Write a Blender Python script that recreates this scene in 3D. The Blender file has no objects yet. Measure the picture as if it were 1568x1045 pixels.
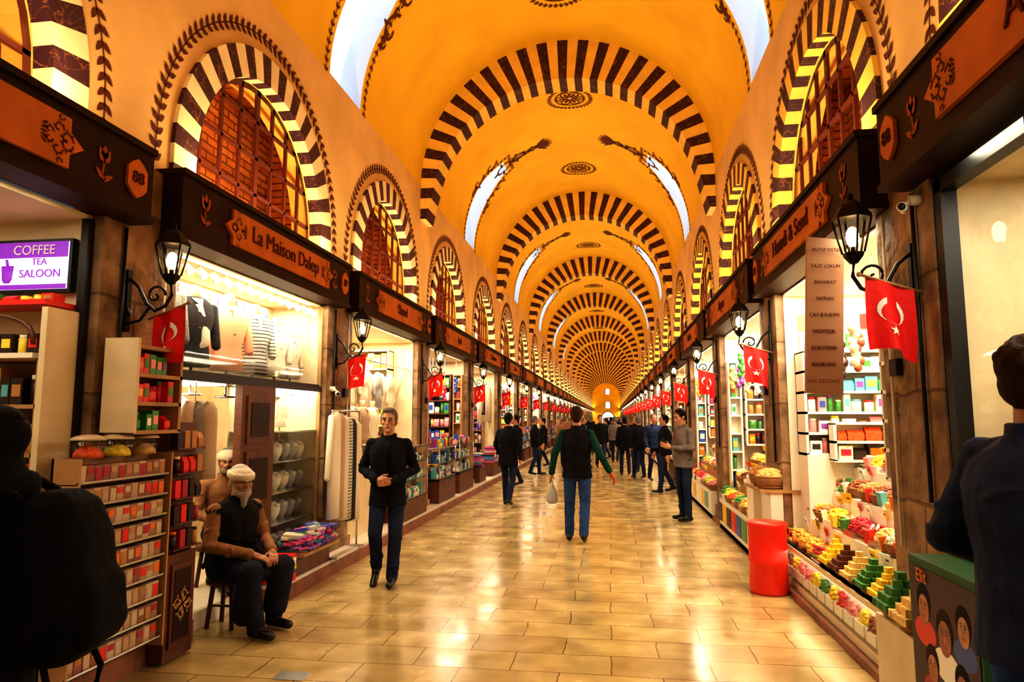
import bpy, math, random
from mathutils import Vector, Matrix, Euler
from mathutils.bvhtree import BVHTree
random.seed(7)
sc=bpy.context.scene
sc.view_settings.view_transform='Standard'
sc.view_settings.look='High Contrast'
DEBUG=False
pi=math.pi
XC=-0.73; HW=2.5; SPR=5.7; R=2.5
YEND=125.0
B=[-7.7,-3.7,0.2,4.2,7.7,11.4,15.4,19.5]
while B[-1]<YEND-1: B.append(B[-1]+4.05)
B[-1]=YEND
ARCH=[-3.7]+[B[i] for i in range(3,len(B)-1,2)]

# ---------------- materials ----------------
MC={}
def mat(name,col,rough=.6,metal=0,emit=None,es=0,var=0,scale=4,bump=0,bscale=40,spec=.5):
    if name in MC: return MC[name]
    m=bpy.data.materials.new(name); m.use_nodes=True
    nt=m.node_tree; p=nt.nodes['Principled BSDF']
    p.inputs['Base Color'].default_value=(*col,1); p.inputs['Roughness'].default_value=rough
    p.inputs['Metallic'].default_value=metal; p.inputs['Specular IOR Level'].default_value=spec
    if emit: p.inputs['Emission Color'].default_value=(*emit,1); p.inputs['Emission Strength'].default_value=es
    tc=nt.nodes.new('ShaderNodeTexCoord')
    if var:
        n=nt.nodes.new('ShaderNodeTexNoise'); n.inputs['Scale'].default_value=scale; n.inputs['Detail'].default_value=5
        nt.links.new(tc.outputs['Object'],n.inputs['Vector'])
        r=nt.nodes.new('ShaderNodeValToRGB'); r.color_ramp.elements[0].position=.3; r.color_ramp.elements[1].position=.7
        r.color_ramp.elements[0].color=(*[max(0,c*(1-var)) for c in col],1)
        r.color_ramp.elements[1].color=(*[min(1,c*(1+var)) for c in col],1)
        nt.links.new(n.outputs['Fac'],r.inputs['Fac']); nt.links.new(r.outputs['Color'],p.inputs['Base Color'])
    if bump:
        n=nt.nodes.new('ShaderNodeTexNoise'); n.inputs['Scale'].default_value=bscale; n.inputs['Detail'].default_value=4
        nt.links.new(tc.outputs['Object'],n.inputs['Vector'])
        bm=nt.nodes.new('ShaderNodeBump'); bm.inputs['Strength'].default_value=bump; bm.inputs['Distance'].default_value=.02
        nt.links.new(n.outputs['Fac'],bm.inputs['Height']); nt.links.new(bm.outputs['Normal'],p.inputs['Normal'])
    MC[name]=m; return m
def brickmat(name,c1,c2,mort,bw,rh,ms,rough,axis='xy',bump=.4,noise=.4,rvar=None,nscale=7,dist=.03,bd=.01):
    m=bpy.data.materials.new(name); m.use_nodes=True; nt=m.node_tree; p=nt.nodes['Principled BSDF']; L=nt.links.new
    tc=nt.nodes.new('ShaderNodeTexCoord'); sp=nt.nodes.new('ShaderNodeSeparateXYZ'); cb=nt.nodes.new('ShaderNodeCombineXYZ')
    L(tc.outputs['Object'],sp.inputs[0])
    L(sp.outputs[{'x':0,'y':1,'z':2}[axis[0]]],cb.inputs[0]); L(sp.outputs[{'x':0,'y':1,'z':2}[axis[1]]],cb.inputs[1])
    nz=nt.nodes.new('ShaderNodeTexNoise'); nz.inputs['Scale'].default_value=3; L(tc.outputs['Object'],nz.inputs['Vector'])
    mx=nt.nodes.new('ShaderNodeVectorMath'); mx.operation='MULTIPLY_ADD'; mx.inputs[1].default_value=(dist,dist,0)
    L(nz.outputs['Color'],mx.inputs[0]); L(cb.outputs[0],mx.inputs[2])
    b=nt.nodes.new('ShaderNodeTexBrick'); L(mx.outputs[0],b.inputs['Vector'])
    b.inputs['Scale'].default_value=1; b.inputs['Brick Width'].default_value=bw; b.inputs['Row Height'].default_value=rh
    b.inputs['Mortar Size'].default_value=ms; b.inputs['Color1'].default_value=(*c1,1); b.inputs['Color2'].default_value=(*c2,1)
    b.inputs['Mortar'].default_value=(*mort,1); b.inputs['Mortar Smooth'].default_value=.3
    n2=nt.nodes.new('ShaderNodeTexNoise'); n2.inputs['Scale'].default_value=nscale; n2.inputs['Detail'].default_value=7; L(tc.outputs['Object'],n2.inputs['Vector'])
    r=nt.nodes.new('ShaderNodeValToRGB'); r.color_ramp.elements[0].position=.3; r.color_ramp.elements[1].position=.7
    r.color_ramp.elements[0].color=(1-noise,1-noise,1-noise,1); r.color_ramp.elements[1].color=(1,1,1,1); L(n2.outputs['Fac'],r.inputs['Fac'])
    mm=nt.nodes.new('ShaderNodeMix'); mm.data_type='RGBA'; mm.blend_type='MULTIPLY'; mm.inputs[0].default_value=1
    L(b.outputs['Color'],mm.inputs[6]); L(r.outputs['Color'],mm.inputs[7]); L(mm.outputs[2],p.inputs['Base Color'])
    p.inputs['Roughness'].default_value=rough
    if rvar:
        mr=nt.nodes.new('ShaderNodeMapRange'); mr.inputs['From Min'].default_value=.3; mr.inputs['From Max'].default_value=.7
        mr.inputs['To Min'].default_value=rvar[0]; mr.inputs['To Max'].default_value=rvar[1]; L(n2.outputs['Fac'],mr.inputs['Value']); L(mr.outputs[0],p.inputs['Roughness'])
    ad=nt.nodes.new('ShaderNodeMath'); ad.operation='MULTIPLY_ADD'; ad.inputs[1].default_value=-1.2
    L(b.outputs['Fac'],ad.inputs[0]); L(n2.outputs['Fac'],ad.inputs[2])
    bm=nt.nodes.new('ShaderNodeBump'); bm.inputs['Strength'].default_value=bump; bm.inputs['Distance'].default_value=bd
    L(ad.outputs[0],bm.inputs['Height']); L(bm.outputs['Normal'],p.inputs['Normal'])
    return m
m_floor=brickmat('floor_stone',(.62,.47,.22),(.48,.35,.16),(.20,.12,.05),.66,.36,.005,.2,'xy',.12,.40,(.10,.30),nscale=3,dist=.05)
m_brick=brickmat('window_brick',(.85,.30,.05),(.65,.18,.03),(.25,.07,.02),.24,.085,.012,.8,'yz')
m_stone=brickmat('pier_stone',(.46,.29,.16),(.38,.23,.13),(.26,.15,.09),.9,.62,.010,.8,'yz',1,.7,dist=.12,nscale=5,bd=.05)
m_vault=mat('vault_ochre',(.95,.60,.05),.75,var=.10,scale=1.2,bump=.15,bscale=6)
m_wall=mat('wall_plaster',(.84,.60,.30),.8,var=.12,scale=1.5,bump=.25,bscale=8)
m_cream=mat('voussoir_cream',(.93,.64,.16),.7,var=.1)
m_creamw=mat('voussoir_pale',(.88,.76,.54),.7,var=.1)
def marble():
    m=bpy.data.materials.new('voussoir_dark'); m.use_nodes=True; nt=m.node_tree; p=nt.nodes['Principled BSDF']
    tc=nt.nodes.new('ShaderNodeTexCoord'); n=nt.nodes.new('ShaderNodeTexNoise'); n.inputs['Scale'].default_value=5; n.inputs['Detail'].default_value=6; n.inputs['Distortion'].default_value=1.6
    nt.links.new(tc.outputs['Object'],n.inputs['Vector'])
    r=nt.nodes.new('ShaderNodeValToRGB'); e=r.color_ramp.elements; e[0].position=.485;e[0].color=(.055,.016,.028,1);e[1].position=.515;e[1].color=(.055,.016,.028,1)
    k=e.new(.5);k.color=(.30,.13,.06,1)
    nt.links.new(n.outputs['Fac'],r.inputs['Fac']); nt.links.new(r.outputs['Color'],p.inputs['Base Color']); p.inputs['Roughness'].default_value=.6
    return m
m_dark=marble()
m_orn=mat('ornament_paint',(.13,.03,.015),.8)
m_fascia=mat('fascia_dark_wood',(.03,.010,.009),.5,var=.3,scale=6,bump=.1,spec=.3)
m_plaque=mat('plaque_orange_wood',(.62,.20,.035),.5,var=.25,scale=3,bump=.1)
m_iron=mat('wrought_iron',(.02,.018,.02),.45,.6)
m_mull=mat('mullion_paint',(.10,.02,.015),.5)
m_white=mat('shop_white',(.82,.76,.64),.5)
m_cream2=mat('shop_cream',(.70,.58,.38),.5,var=.1)
m_wood=mat('shop_wood',(.12,.04,.02),.45,var=.35,scale=5,bump=.15)
m_lwood=mat('light_wood',(.42,.24,.11),.5,var=.2)
m_em=mat('lamp_glow',(1,1,1),.5,emit=(1,.86,.62),es=8)
m_emc=mat('led_glow',(1,1,1),.5,emit=(1,.93,.78),es=6)
m_bulb=mat('lantern_bulb',(1,1,1),.5,emit=(1,.62,.25),es=25)
m_sky=mat('skylight_glass',(.6,.8,1),.5,emit=(.62,.80,1.0),es=1.0)
m_curb=mat('curb_stone',(.25,.10,.06),.5,var=.3,bump=.3)
m_marble=mat('marble_step',(.75,.68,.58),.35,var=.1)
m_metal=mat('dark_metal',(.03,.03,.035),.4,.6)
m_chrome=mat('chrome',(.6,.6,.6),.25,1)
def glass():
    m=bpy.data.materials.new('shop_glass'); m.use_nodes=True; nt=m.node_tree; nt.nodes.clear()
    o=nt.nodes.new('ShaderNodeOutputMaterial'); t=nt.nodes.new('ShaderNodeBsdfTransparent'); g=nt.nodes.new('ShaderNodeBsdfGlossy')
    g.inputs['Roughness'].default_value=.03; mx=nt.nodes.new('ShaderNodeMixShader'); mx.inputs[0].default_value=.06
    t.inputs[0].default_value=(.95,.97,.97,1)
    nt.links.new(t.outputs[0],mx.inputs[1]); nt.links.new(g.outputs[0],mx.inputs[2]); nt.links.new(mx.outputs[0],o.inputs[0]); return m
m_glass=glass()
PAL=[mat('pack_%d'%i,c,.4) for i,c in enumerate([(.70,.03,.02),(.85,.50,.03),(.06,.28,.05),(.9,.82,.6),(.03,.08,.35),(.75,.18,.02),(.40,.02,.06),(.9,.68,.08),(.03,.015,.015),(.45,.22,.08),(.12,.42,.45),(.85,.3,.32),(.28,.06,.34),(.95,.93,.85)])]
NUT=[mat('nut_%d'%i,c,.55,var=.3,scale=30) for i,c in enumerate([(.50,.22,.06),(.82,.55,.20),(.26,.08,.03),(.72,.10,.02),(.88,.58,.05),(.40,.40,.05),(.65,.40,.18),(.12,.03,.015),(.8,.72,.5),(.06,.22,.05),(.55,.03,.04),(.85,.42,.08),(.75,.25,.25)])]
CLO=[mat('cloth_%d'%i,c,.85,bump=.3,bscale=60) for i,c in enumerate([(.82,.76,.62),(.8,.38,.22),(.02,.02,.025),(.48,.36,.26),(.72,.64,.5),(.3,.05,.3),(.10,.15,.5),(.7,.05,.10),(.42,.42,.42),(.05,.30,.32),(.75,.15,.35),(.35,.2,.6)])]

# ---------------- mesh builder ----------------
class M:
    def __init__(s): s.v=[];s.f=[];s.mi=[];s.sm=[];s.mats=[]
    def m(s,mt):
        if mt not in s.mats: s.mats.append(mt)
        return s.mats.index(mt)
    def add(s,vs,fs,mt,sm=False):
        o=len(s.v); k=s.m(mt); s.v.extend([tuple(v) for v in vs])
        for f in fs: s.f.append(tuple(i+o for i in f)); s.mi.append(k); s.sm.append(sm)
    def box(s,x0,x1,y0,y1,z0,z1,mt):
        s.add([(x0,y0,z0),(x1,y0,z0),(x1,y1,z0),(x0,y1,z0),(x0,y0,z1),(x1,y0,z1),(x1,y1,z1),(x0,y1,z1)],
              [(0,3,2,1),(4,5,6,7),(0,1,5,4),(1,2,6,5),(2,3,7,6),(3,0,4,7)],mt)
    def obox(s,c,sz,rot,mt):
        Rm=Euler(rot).to_matrix(); c=Vector(c)
        vs=[c+Rm@Vector((sx*sz[0]/2,sy*sz[1]/2,z*sz[2]/2)) for sx,sy,z in [(-1,-1,-1),(1,-1,-1),(1,1,-1),(-1,1,-1),(-1,-1,1),(1,-1,1),(1,1,1),(-1,1,1)]]
        s.add(vs,[(0,3,2,1),(4,5,6,7),(0,1,5,4),(1,2,6,5),(2,3,7,6),(3,0,4,7)],mt)
    def quad(s,a,b,c,d,mt): s.add([a,b,c,d],[(0,1,2,3)],mt)
    def rings(s,rs,mt,sm=True,cap=True):
        n=len(rs[0]); vs=[p for r in rs for p in r]; fs=[]
        for i in range(len(rs)-1):
            for j in range(n):
                fs.append((i*n+j,i*n+(j+1)%n,(i+1)*n+(j+1)%n,(i+1)*n+j))
        if cap: fs.append(tuple(reversed(range(n)))); fs.append(tuple(range((len(rs)-1)*n,len(rs)*n)))
        s.add(vs,fs,mt,sm)
    def cyl(s,p0,p1,r0,r1,mt,seg=10,sm=True):
        p0=Vector(p0);p1=Vector(p1);q=(p1-p0).to_track_quat('Z','Y')
        rs=[]
        for p,r in ((p0,r0),(p1,r1)): rs.append([p+q@Vector((r*math.cos(2*pi*j/seg),r*math.sin(2*pi*j/seg),0)) for j in range(seg)])
        s.rings(rs,mt,sm)
    def cap(s,p0,p1,r0,r1,mt,seg=12,flat=1.0,n=None):
        p0=Vector(p0);p1=Vector(p1);d=p1-p0;L=d.length
        if L<1e-6: d=Vector((0,0,1))
        if n is None: q=d.to_track_quat('Z','Y').to_matrix()
        else:
            z=d.normalized(); y=(Vector(n)-z*Vector(n).dot(z)).normalized(); x=y.cross(z); q=Matrix((x,y,z)).transposed()
        rs=[]
        for a in (-80,-50,-20): rs.append((r0*math.sin(math.radians(a)),r0*math.cos(math.radians(a))))
        for a in (0,20,50,80): rs.append((L+r1*math.sin(math.radians(a)),r1*math.cos(math.radians(a))))
        s.rings([[p0+q@Vector((r*math.cos(2*pi*j/seg),flat*r*math.sin(2*pi*j/seg),h)) for j in range(seg)] for h,r in rs],mt)
    def ell(s,c,r,mt,rot=None,seg=12,nr=8,half=False):
        c=Vector(c); Rm=rot if rot is not None else Matrix.Identity(3); rs=[]
        for i in range(nr+1):
            a=(-pi/2*.97 if not half else 0)+(pi*.97 if not half else pi/2*.97)*i/nr
            rs.append([c+Rm@Vector((r[0]*math.cos(a)*math.cos(2*pi*j/seg),r[1]*math.cos(a)*math.sin(2*pi*j/seg),r[2]*math.sin(a))) for j in range(seg)])
        s.rings(rs,mt)
    def loft(s,L,mt,seg=20,e=2.0):
        rs=[]
        for cx,cy,cz,rx,ry in L:
            rg=[]
            for j in range(seg):
                a=2*pi*j/seg; ca,sa=math.cos(a),math.sin(a)
                rg.append((cx+rx*math.copysign(abs(ca)**(2/e),ca),cy+ry*math.copysign(abs(sa)**(2/e),sa),cz))
            rs.append(rg)
        s.rings(rs,mt)
    def tube(s,pts,r,mt,seg=6):
        pts=[Vector(p) for p in pts]; rs=[]
        for i,p in enumerate(pts):
            d=(pts[min(i+1,len(pts)-1)]-pts[max(i-1,0)]); q=d.to_track_quat('Z','Y')
            rr=r[i] if isinstance(r,(list,tuple)) else r
            rs.append([p+q@Vector((rr*math.cos(2*pi*j/seg),rr*math.sin(2*pi*j/seg),0)) for j in range(seg)])
        s.rings(rs,mt)
    def ext(s,pts,off,mt):
        n=len(pts); o=Vector(off); vs=[Vector(p) for p in pts]+[Vector(p)+o for p in pts]
        s.add(vs,[tuple(range(n)),tuple(reversed(range(n,2*n)))]+[(i,(i+1)%n,n+(i+1)%n,n+i) for i in range(n)],mt)
    def merge(s,o,T=None):
        off=len(s.v); s.v.extend([tuple(T@Vector(v)) if T is not None else v for v in o.v])
        for f,k,q in zip(o.f,o.mi,o.sm): s.f.append(tuple(i+off for i in f)); s.mi.append(s.m(o.mats[k])); s.sm.append(q)
    def mesh(s,name):
        me=bpy.data.meshes.new(name); me.from_pydata(s.v,[],s.f)
        for mt in s.mats: me.materials.append(mt)
        me.polygons.foreach_set('material_index',s.mi); me.polygons.foreach_set('use_smooth',s.sm); me.update(); return me
    def obj(s,name,loc=(0,0,0),rot=(0,0,0),scale=(1,1,1)):
        return inst(s.mesh(name),name,loc,rot,scale)
def inst(me,name,loc=(0,0,0),rot=(0,0,0),scale=(1,1,1),parent=None):
    o=bpy.data.objects.new(name,me); o.location=loc;o.rotation_euler=rot;o.scale=scale
    sc.collection.objects.link(o)
    if parent: o.parent=parent
    return o
def organic(b,vox,iters=2):
    me=b.mesh('tmp'); o=bpy.data.objects.new('tmp',me); sc.collection.objects.link(o)
    md=o.modifiers.new('r','REMESH'); md.mode='VOXEL'; md.voxel_size=vox
    if iters:
        ms=o.modifiers.new('s','SMOOTH'); ms.factor=.5; ms.iterations=iters
    dg=bpy.context.evaluated_depsgraph_get(); me2=bpy.data.meshes.new_from_object(o.evaluated_get(dg))
    bv=BVHTree.FromPolygons([Vector(v) for v in b.v],b.f)
    out=M(); out.mats=list(b.mats); out.v=[tuple(v.co) for v in me2.vertices]
    for p in me2.polygons:
        out.f.append(tuple(p.vertices)); r=bv.find_nearest(p.center); out.mi.append(b.mi[r[2]] if r[2] is not None else 0); out.sm.append(True)
    bpy.data.objects.remove(o); bpy.data.meshes.remove(me); bpy.data.meshes.remove(me2)
    return out
def text(body,name,loc,rot,size,mt,parent=None,ext=.004):
    c=bpy.data.curves.new(name,'FONT'); c.body=body; c.size=size; c.align_x='CENTER'; c.align_y='CENTER'; c.extrude=ext
    c.materials.append(mt); o=bpy.data.objects.new(name,c); o.location=loc;o.rotation_euler=rot; sc.collection.objects.link(o)
    if parent: o.parent=parent
    return o
def area(name,loc,rot,sx,sy,e,col=(1,.85,.6)):
    l=bpy.data.lights.new(name,'AREA'); l.shape='RECTANGLE'; l.size=sx; l.size_y=sy; l.energy=e; l.color=col
    o=bpy.data.objects.new(name,l); o.location=loc;o.rotation_euler=rot; sc.collection.objects.link(o); return o

# ---------------- people ----------------
def hand(b,w,d,n,side,curl,skin,s=1.0):
    w=Vector(w); a=Vector(d).normalized(); c=Vector(n); c=(c-a*c.dot(a)).normalized(); t=a.cross(c).normalized()
    if t.dot(Vector(side))<0: t=-t
    h=M()
    P=lambda x,y,z:w+(a*x+t*y+c*z)*s
    h.cap(P(-.05,0,0),P(.03,0,0),.026*s,.027*s,skin,seg=12)
    for off in (.027,.009,-.009,-.027):
        h.cap(P(.02,off*.8,0),P(.088-.006*abs(off)/.02,off,0),.0155*s,.0125*s,skin,seg=10)
    for off,L,sp in ((.029,.072,.08),(.010,.08,.02),(-.009,.075,-.03),(-.027,.06,-.1)):
        p=Vector((.088,off,0)); ang=curl*.5; r=.0092
        for k,f in enumerate((.42,.32,.26)):
            q=p+Vector((math.cos(ang),sp*(1 if k==0 else .4),math.sin(ang)))*L*f*1.05
            h.cap(P(*p),P(*q),r*s,(r-.001)*s,skin,seg=8); p=q; r-=.001; ang+=curl
    p=Vector((.02,.026,.004)); q=Vector((.052,.055,.014)); e=Vector((.082,.062,.014+.018*curl))
    h.cap(P(*p),P(*q),.0145*s,.011*s,skin,seg=8); h.cap(P(*q),P(*e),.0105*s,.0085*s,skin,seg=8)
    return h
def person(name,loc,heading,H,J,C,opt={},vox=.012):
    J0=dict(pel=(0,0,.95),nek=(0,0,1.455),hd=(0,-.025,1.63),
        shL=(.175,.005,1.395),shR=(-.175,.005,1.395),elL=(.235,.03,1.13),elR=(-.235,.03,1.13),wrL=(.24,-.06,.88),wrR=(-.24,-.06,.88),
        hpL=(.09,0,.92),hpR=(-.09,0,.92),knL=(.1,-.01,.5),knR=(-.1,-.01,.5),anL=(.1,.02,.09),anR=(-.1,.02,.09),
        toL=(.02,-1,0),toR=(-.02,-1,0))
    J0.update(J); V={k:Vector(v) for k,v in J0.items()}
    jk,sl,tr,sk,hr,sh=C['jacket'],C.get('sleeve',C['jacket']),C['trousers'],C['skin'],C['hair'],C['shoe']
    fat=opt.get('fat',1.0); af=.5+fat*.5; b=M()
    pel,nek=V['pel'],V['nek']; sp=nek-pel
    hem=opt.get('hem',.14)
    prof=[(-.02,.160,.122),(.12,.155,.125),(.3,.152,.125),(.5,.168,.135),(.72,.178,.132),(.84,.165,.112),(.92,.125,.09),(.98,.085,.072),(1.03,.062,.062)]
    L=[]
    if hem: L.append((pel.x,pel.y,pel.z-hem,.172*fat,.135*fat)); 
    for t,rx,ry in prof:
        c=pel+sp*t; L.append((c.x,c.y,c.z,rx*fat,ry*fat))
    b.loft(L,jk,e=2.2)
    rw=random.Random(len(name)+int(loc[1]*10))
    if vox<.016:
        for k in range(10):
            t=rw.uniform(.0,.65); c=pel+sp*t; a0=rw.uniform(pi,2*pi) if k<6 else rw.uniform(0,pi); a1=a0+rw.uniform(.4,.9); dz=rw.choice((-1,1))*rw.uniform(.02,.07)
            pts=[c+Vector((.162*fat*math.cos(a0+(a1-a0)*q/4),.130*fat*math.sin(a0+(a1-a0)*q/4),dz*q/4)) for q in range(5)]
            b.tube(pts,[.005,.014,.018,.014,.005],jk)
    b.ell(pel+Vector((0,.01,-.05)),(.15,.115,.11),tr)
    for S in 'LR':
        shd,el,wr=V['sh'+S],V['el'+S],V['wr'+S]
        b.cap(nek+(shd-nek)*.35+Vector((0,0,-.02)),shd+Vector((0,0,-.01)),.055*af,.060*af,jk)
        b.cap(shd,el,.060*af,.049*af,sl); b.cap(el,wr,.049*af,.038*af,sl)
        b.cap(wr+(el-wr)*.12,wr,.041*af,.041*af,sl)
        if vox<.016:
            for k in range(6):
                q=el+(shd-el)*rw.uniform(-.1,.45) if k<4 else wr+(el-wr)*rw.uniform(.1,.5)
                ax=(shd-el).normalized() if k<4 else (el-wr).normalized(); qt=ax.to_track_quat('Z','Y'); rr_=(.051 if k<4 else .043)*af; a0=rw.uniform(0,2*pi)
                b.tube([q+qt@Vector((rr_*math.cos(a0+w_*.5),rr_*math.sin(a0+w_*.5),.012*w_)) for w_ in range(5)],[.004,.010,.014,.010,.004],sl)
        hp,kn,an=V['hp'+S],V['kn'+S],V['an'+S]
        lf=opt.get('leg',1.0)
        b.cap(hp,kn,.095*lf,.066*lf,tr); m_=kn+(an-kn)*.35+Vector((0,.012,0))
        b.cap(kn,m_,.066*lf,.064*lf,tr); b.cap(m_,an+Vector((0,0,.0)),.064*lf,.056*lf,tr)
        if vox<.016:
            for k in range(6):
                ax=(kn-an).normalized(); q=kn+ax*rw.uniform(-.35,.08) if k<3 else an+ax*rw.uniform(.03,.12); qt=ax.to_track_quat('Z','Y'); a0=rw.uniform(pi,2*pi); rr_=(.062 if k<3 else .056)*lf
                b.tube([q+qt@Vector((rr_*math.cos(a0+w_*.5),rr_*math.sin(a0+w_*.5),.012*w_)) for w_ in range(5)],[.004,.010,.014,.010,.004],tr)
        to=V['to'+S].normalized(); an2=an+Vector((0,0,-.045))
        zz=max(an2.z,.045)
        heel=Vector((an.x,an.y,zz))-to*.035; toe=heel+to*.20+Vector((0,0,opt.get('toe'+S,0)))
        sb=M(); sb.cap(heel,toe,.044,.036,sh,n=(0,0,1),flat=.95); sb.cap(heel+to*.08+Vector((0,0,.005)),an,.042,.044,sh)
        sb.v=[(x,y,max(z,0.0)) for x,y,z in sb.v]; b.merge(sb)
    hc=V['hd']; Rh=Euler((math.radians(opt.get('nod',0)),math.radians(opt.get('tilt',0)),math.radians(opt.get('turn',0)))).to_matrix()
    HS=1.06
    W=lambda p:hc+Rh@(Vector(p)*HS)
    b.cap(nek+Vector((0,.0,-.02)),hc+Vector((0,.015,-.06)),.058,.055,sk)
    b.ell(nek+Vector((0,0,.0)),(.08,.075,.04),jk)
    def E(c,r,m,**k): b.ell(W(c),tuple(x*HS for x in r),m,rot=Rh,**k)
    E((0,.012,.03),(.074,.092,.086),sk,seg=18,nr=12); E((0,-.03,-.05),(.056,.055,.062),sk); E((0,-.068,-.092),(.024,.02,.02),sk)
    E((.04,-.055,-.02),(.026,.024,.024),sk); E((-.04,-.055,-.02),(.026,.024,.024),sk)
    b.cap(W((0,-.084,.02)),W((0,-.110,-.024)),.008,.0125,sk,seg=8); E((.012,-.096,-.028),(.008,.01,.007),sk); E((-.012,-.096,-.028),(.008,.01,.007),sk)
    b.cap(W((-.042,-.068,.03)),W((.042,-.068,.03)),.015,.015,sk,seg=8)
    for q in (1,-1): E((q*.076,.012,-.008),(.009,.022,.032),sk)
    for dz in (-.052,-.062): E((0,-.082,dz),(.022,.009,.006),sk,seg=10,nr=6)
    hat=opt.get('hat')
    if opt.get('bald')!=1:
        E((0,.026,.045),(.082,.096,.086),hr,seg=18,nr=12); E((0,.06,-.01),(.068,.052,.07),hr)
        for q in (1,-1): E((q*.066,.012,.03),(.018,.05,.04),hr)
        if opt.get('fringe'): E((0,-.035,.098),(.058,.048,.026),hr)
    if opt.get('curly'):
        rr=random.Random(3)
        for i in range(110):
            a=rr.uniform(0,2*pi); e=rr.uniform(-.1,1.5)
            if math.sin(a)<-.55 and e<.6: continue
            E((.078*math.cos(a)*math.cos(e),.028+.09*math.sin(a)*math.cos(e),.048+.08*math.sin(e)),(.012,.012,.012),hr,seg=6,nr=4)
    if opt.get('beard'):
        bm=opt['beard']; bl=opt.get('beardlen',.03)
        E((0,-.05,-.085),(.058,.05,.035),bm); b.cap(W((0,-.068,-.09)),W((0,-.075,-.10-bl)),.04,.02,bm)
        b.cap(W((-.028,-.09,-.046)),W((.028,-.09,-.046)),.008,.008,bm,seg=8)
        for q in (1,-1): b.cap(W((q*.06,-.01,-.02)),W((q*.045,-.045,-.08)),.018,.024,bm)
    if hat=='skullcap':
        E((0,.012,.052),(.088,.103,.066),opt['hatm'],seg=18,nr=12)
        b.rings([[W((.091*math.cos(a)*k,.012+.107*math.sin(a)*k,.045+h+.012*math.sin(a))) for a in [2*pi*j/24 for j in range(24)]] for k,h in ((.9,-.02),(1.06,-.015),(1.1,.005),(1.06,.028),(.9,.03))],opt['hatm'])
    if hat=='scarf':
        E((0,.02,.025),(.09,.11,.105),opt['hatm'],seg=18,nr=12); b.cap(W((0,.03,-.05)),nek+Vector((0,.02,0)),.08,.11,opt['hatm'])
        b.rings([[nek+Vector((.13*k*math.cos(a),.12*k*math.sin(a)+.02,h)) for a in [2*pi*j/20 for j in range(20)]] for k,h in ((.7,-.04),(1.05,-.02),(1.1,.03),(.95,.07),(.6,.06))],opt['hatm'])
    body=organic(b,vox)
    ex=M()
    wh=mat('eye_white',(.36,.30,.25),.4); dk=mat('eye_dark',(.02,.01,.008),.3); lip=mat('lips',(.30,.11,.08),.5)
    for q in (1,-1):
        ex.ell(W((q*.030,-.0785,.008)),(.0125,.0055,.0048),wh,rot=Rh,seg=10,nr=6); ex.ell(W((q*.030,-.0825,.008)),(.0052,.003,.0048),dk,rot=Rh,seg=8,nr=6)
        ex.tube([W((q*.016,-.083,.013)),W((q*.03,-.0845,.0155)),W((q*.045,-.078,.012))],[.0015,.0025,.0015],dk,5)
        ex.cap(W((q*.014,-.0865,.030)),W((q*.046,-.077,.033)),.0045,.0035,opt.get('brow',hr),seg=6)
    ex.tube([W((-.022,-.0865,-.057)),W((-.008,-.0925,-.056)),W((0,-.093,-.0575)),W((.008,-.0925,-.056)),W((.022,-.0865,-.057))],[.001,.0035,.0035,.0035,.001],lip,6)
    if opt.get('collar',1):
        ex.rings([[nek+Vector((r*math.cos(a),r*math.sin(a)*.95-.005,h-(.02 if math.sin(a)<-.7 else 0))) for a in [2*pi*j/20 for j in range(20)]] for r,h in ((.085,-.02),(.078,.045),(.071,.05),(.066,.0))],jk,cap=False)
    if opt.get('zip'):
        f=lambda t:pel+sp*t
        ex.tube([Vector((.0,f(t).y-y*fat-.004,f(t).z)) for t,y in ((-.25,.129),(-.02,.124),(.3,.127),(.5,.137),(.72,.134),(.84,.114),(.92,.094))],.003,m_metal,5)
        ex.tube([Vector((.03,f(t).y-y*fat-.001,f(t).z)) for t,y in ((-.25,.129),(-.02,.124),(.3,.127),(.5,.137),(.72,.134),(.84,.114),(.92,.094))],.006,jk,5)
        for q in (1,-1): ex.tube([Vector((q*.10,f(.1).y-.108*fat,f(.02).z)),Vector((q*.125,f(.1).y-.10*fat,f(.2).z))],.004,m_metal,5)
    for S in 'LR':
        sg=1 if S=='L' else -1
        d=opt.get('hd'+S,tuple((V['wr'+S]-V['el'+S]).normalized())); n=opt.get('pn'+S,(-sg,.3,0)); th=opt.get('th'+S,(0,-1,0))
        hm=hand(None,V['wr'+S]+Vector(d).normalized()*.035,d,n,th,opt.get('curl',.45),opt.get('glove'+S,sk))
        body.merge(organic(hm,max(.0045,vox*.45),1))
    body.merge(ex)
    for f in opt.get('extra',[]): f(body,V)
    k=H/1.75
    return body.obj(name,loc,(0,0,math.radians(heading)),(k,k,k))
fab=lambda n,c,r=.9,bs=22,bp=.5: mat(n,c,r,bump=bp,bscale=bs,var=.25,scale=9,spec=.15)
skin=mat('skin',(.50,.24,.14),.5,var=.1,scale=12); skin2=mat('skin_tan',(.38,.17,.09),.5)
blk=fab('black_jacket',(.012,.012,.017)); navy=fab('navy_jacket',(.020,.032,.085),.6,11,.9); jean=fab('blue_jeans',(.035,.075,.20)); djean=fab('dark_jeans',(.022,.030,.065))
grn=fab('green_sleeve',(.012,.055,.04)); gry=fab('grey_jacket',(.18,.15,.14)); brn=fab('brown_sweater',(.28,.14,.07)); dgrn=fab('dark_coat',(.012,.012,.015))
hrg=mat('grey_hair',(.16,.14,.12),.8,bump=.6,bscale=120,spec=.2); hrb=mat('black_hair',(.008,.005,.004),.6,bump=.6,bscale=120,spec=.2); hrbr=mat('brown_hair',(.04,.016,.008),.6,bump=.6,bscale=120,spec=.2)
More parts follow.
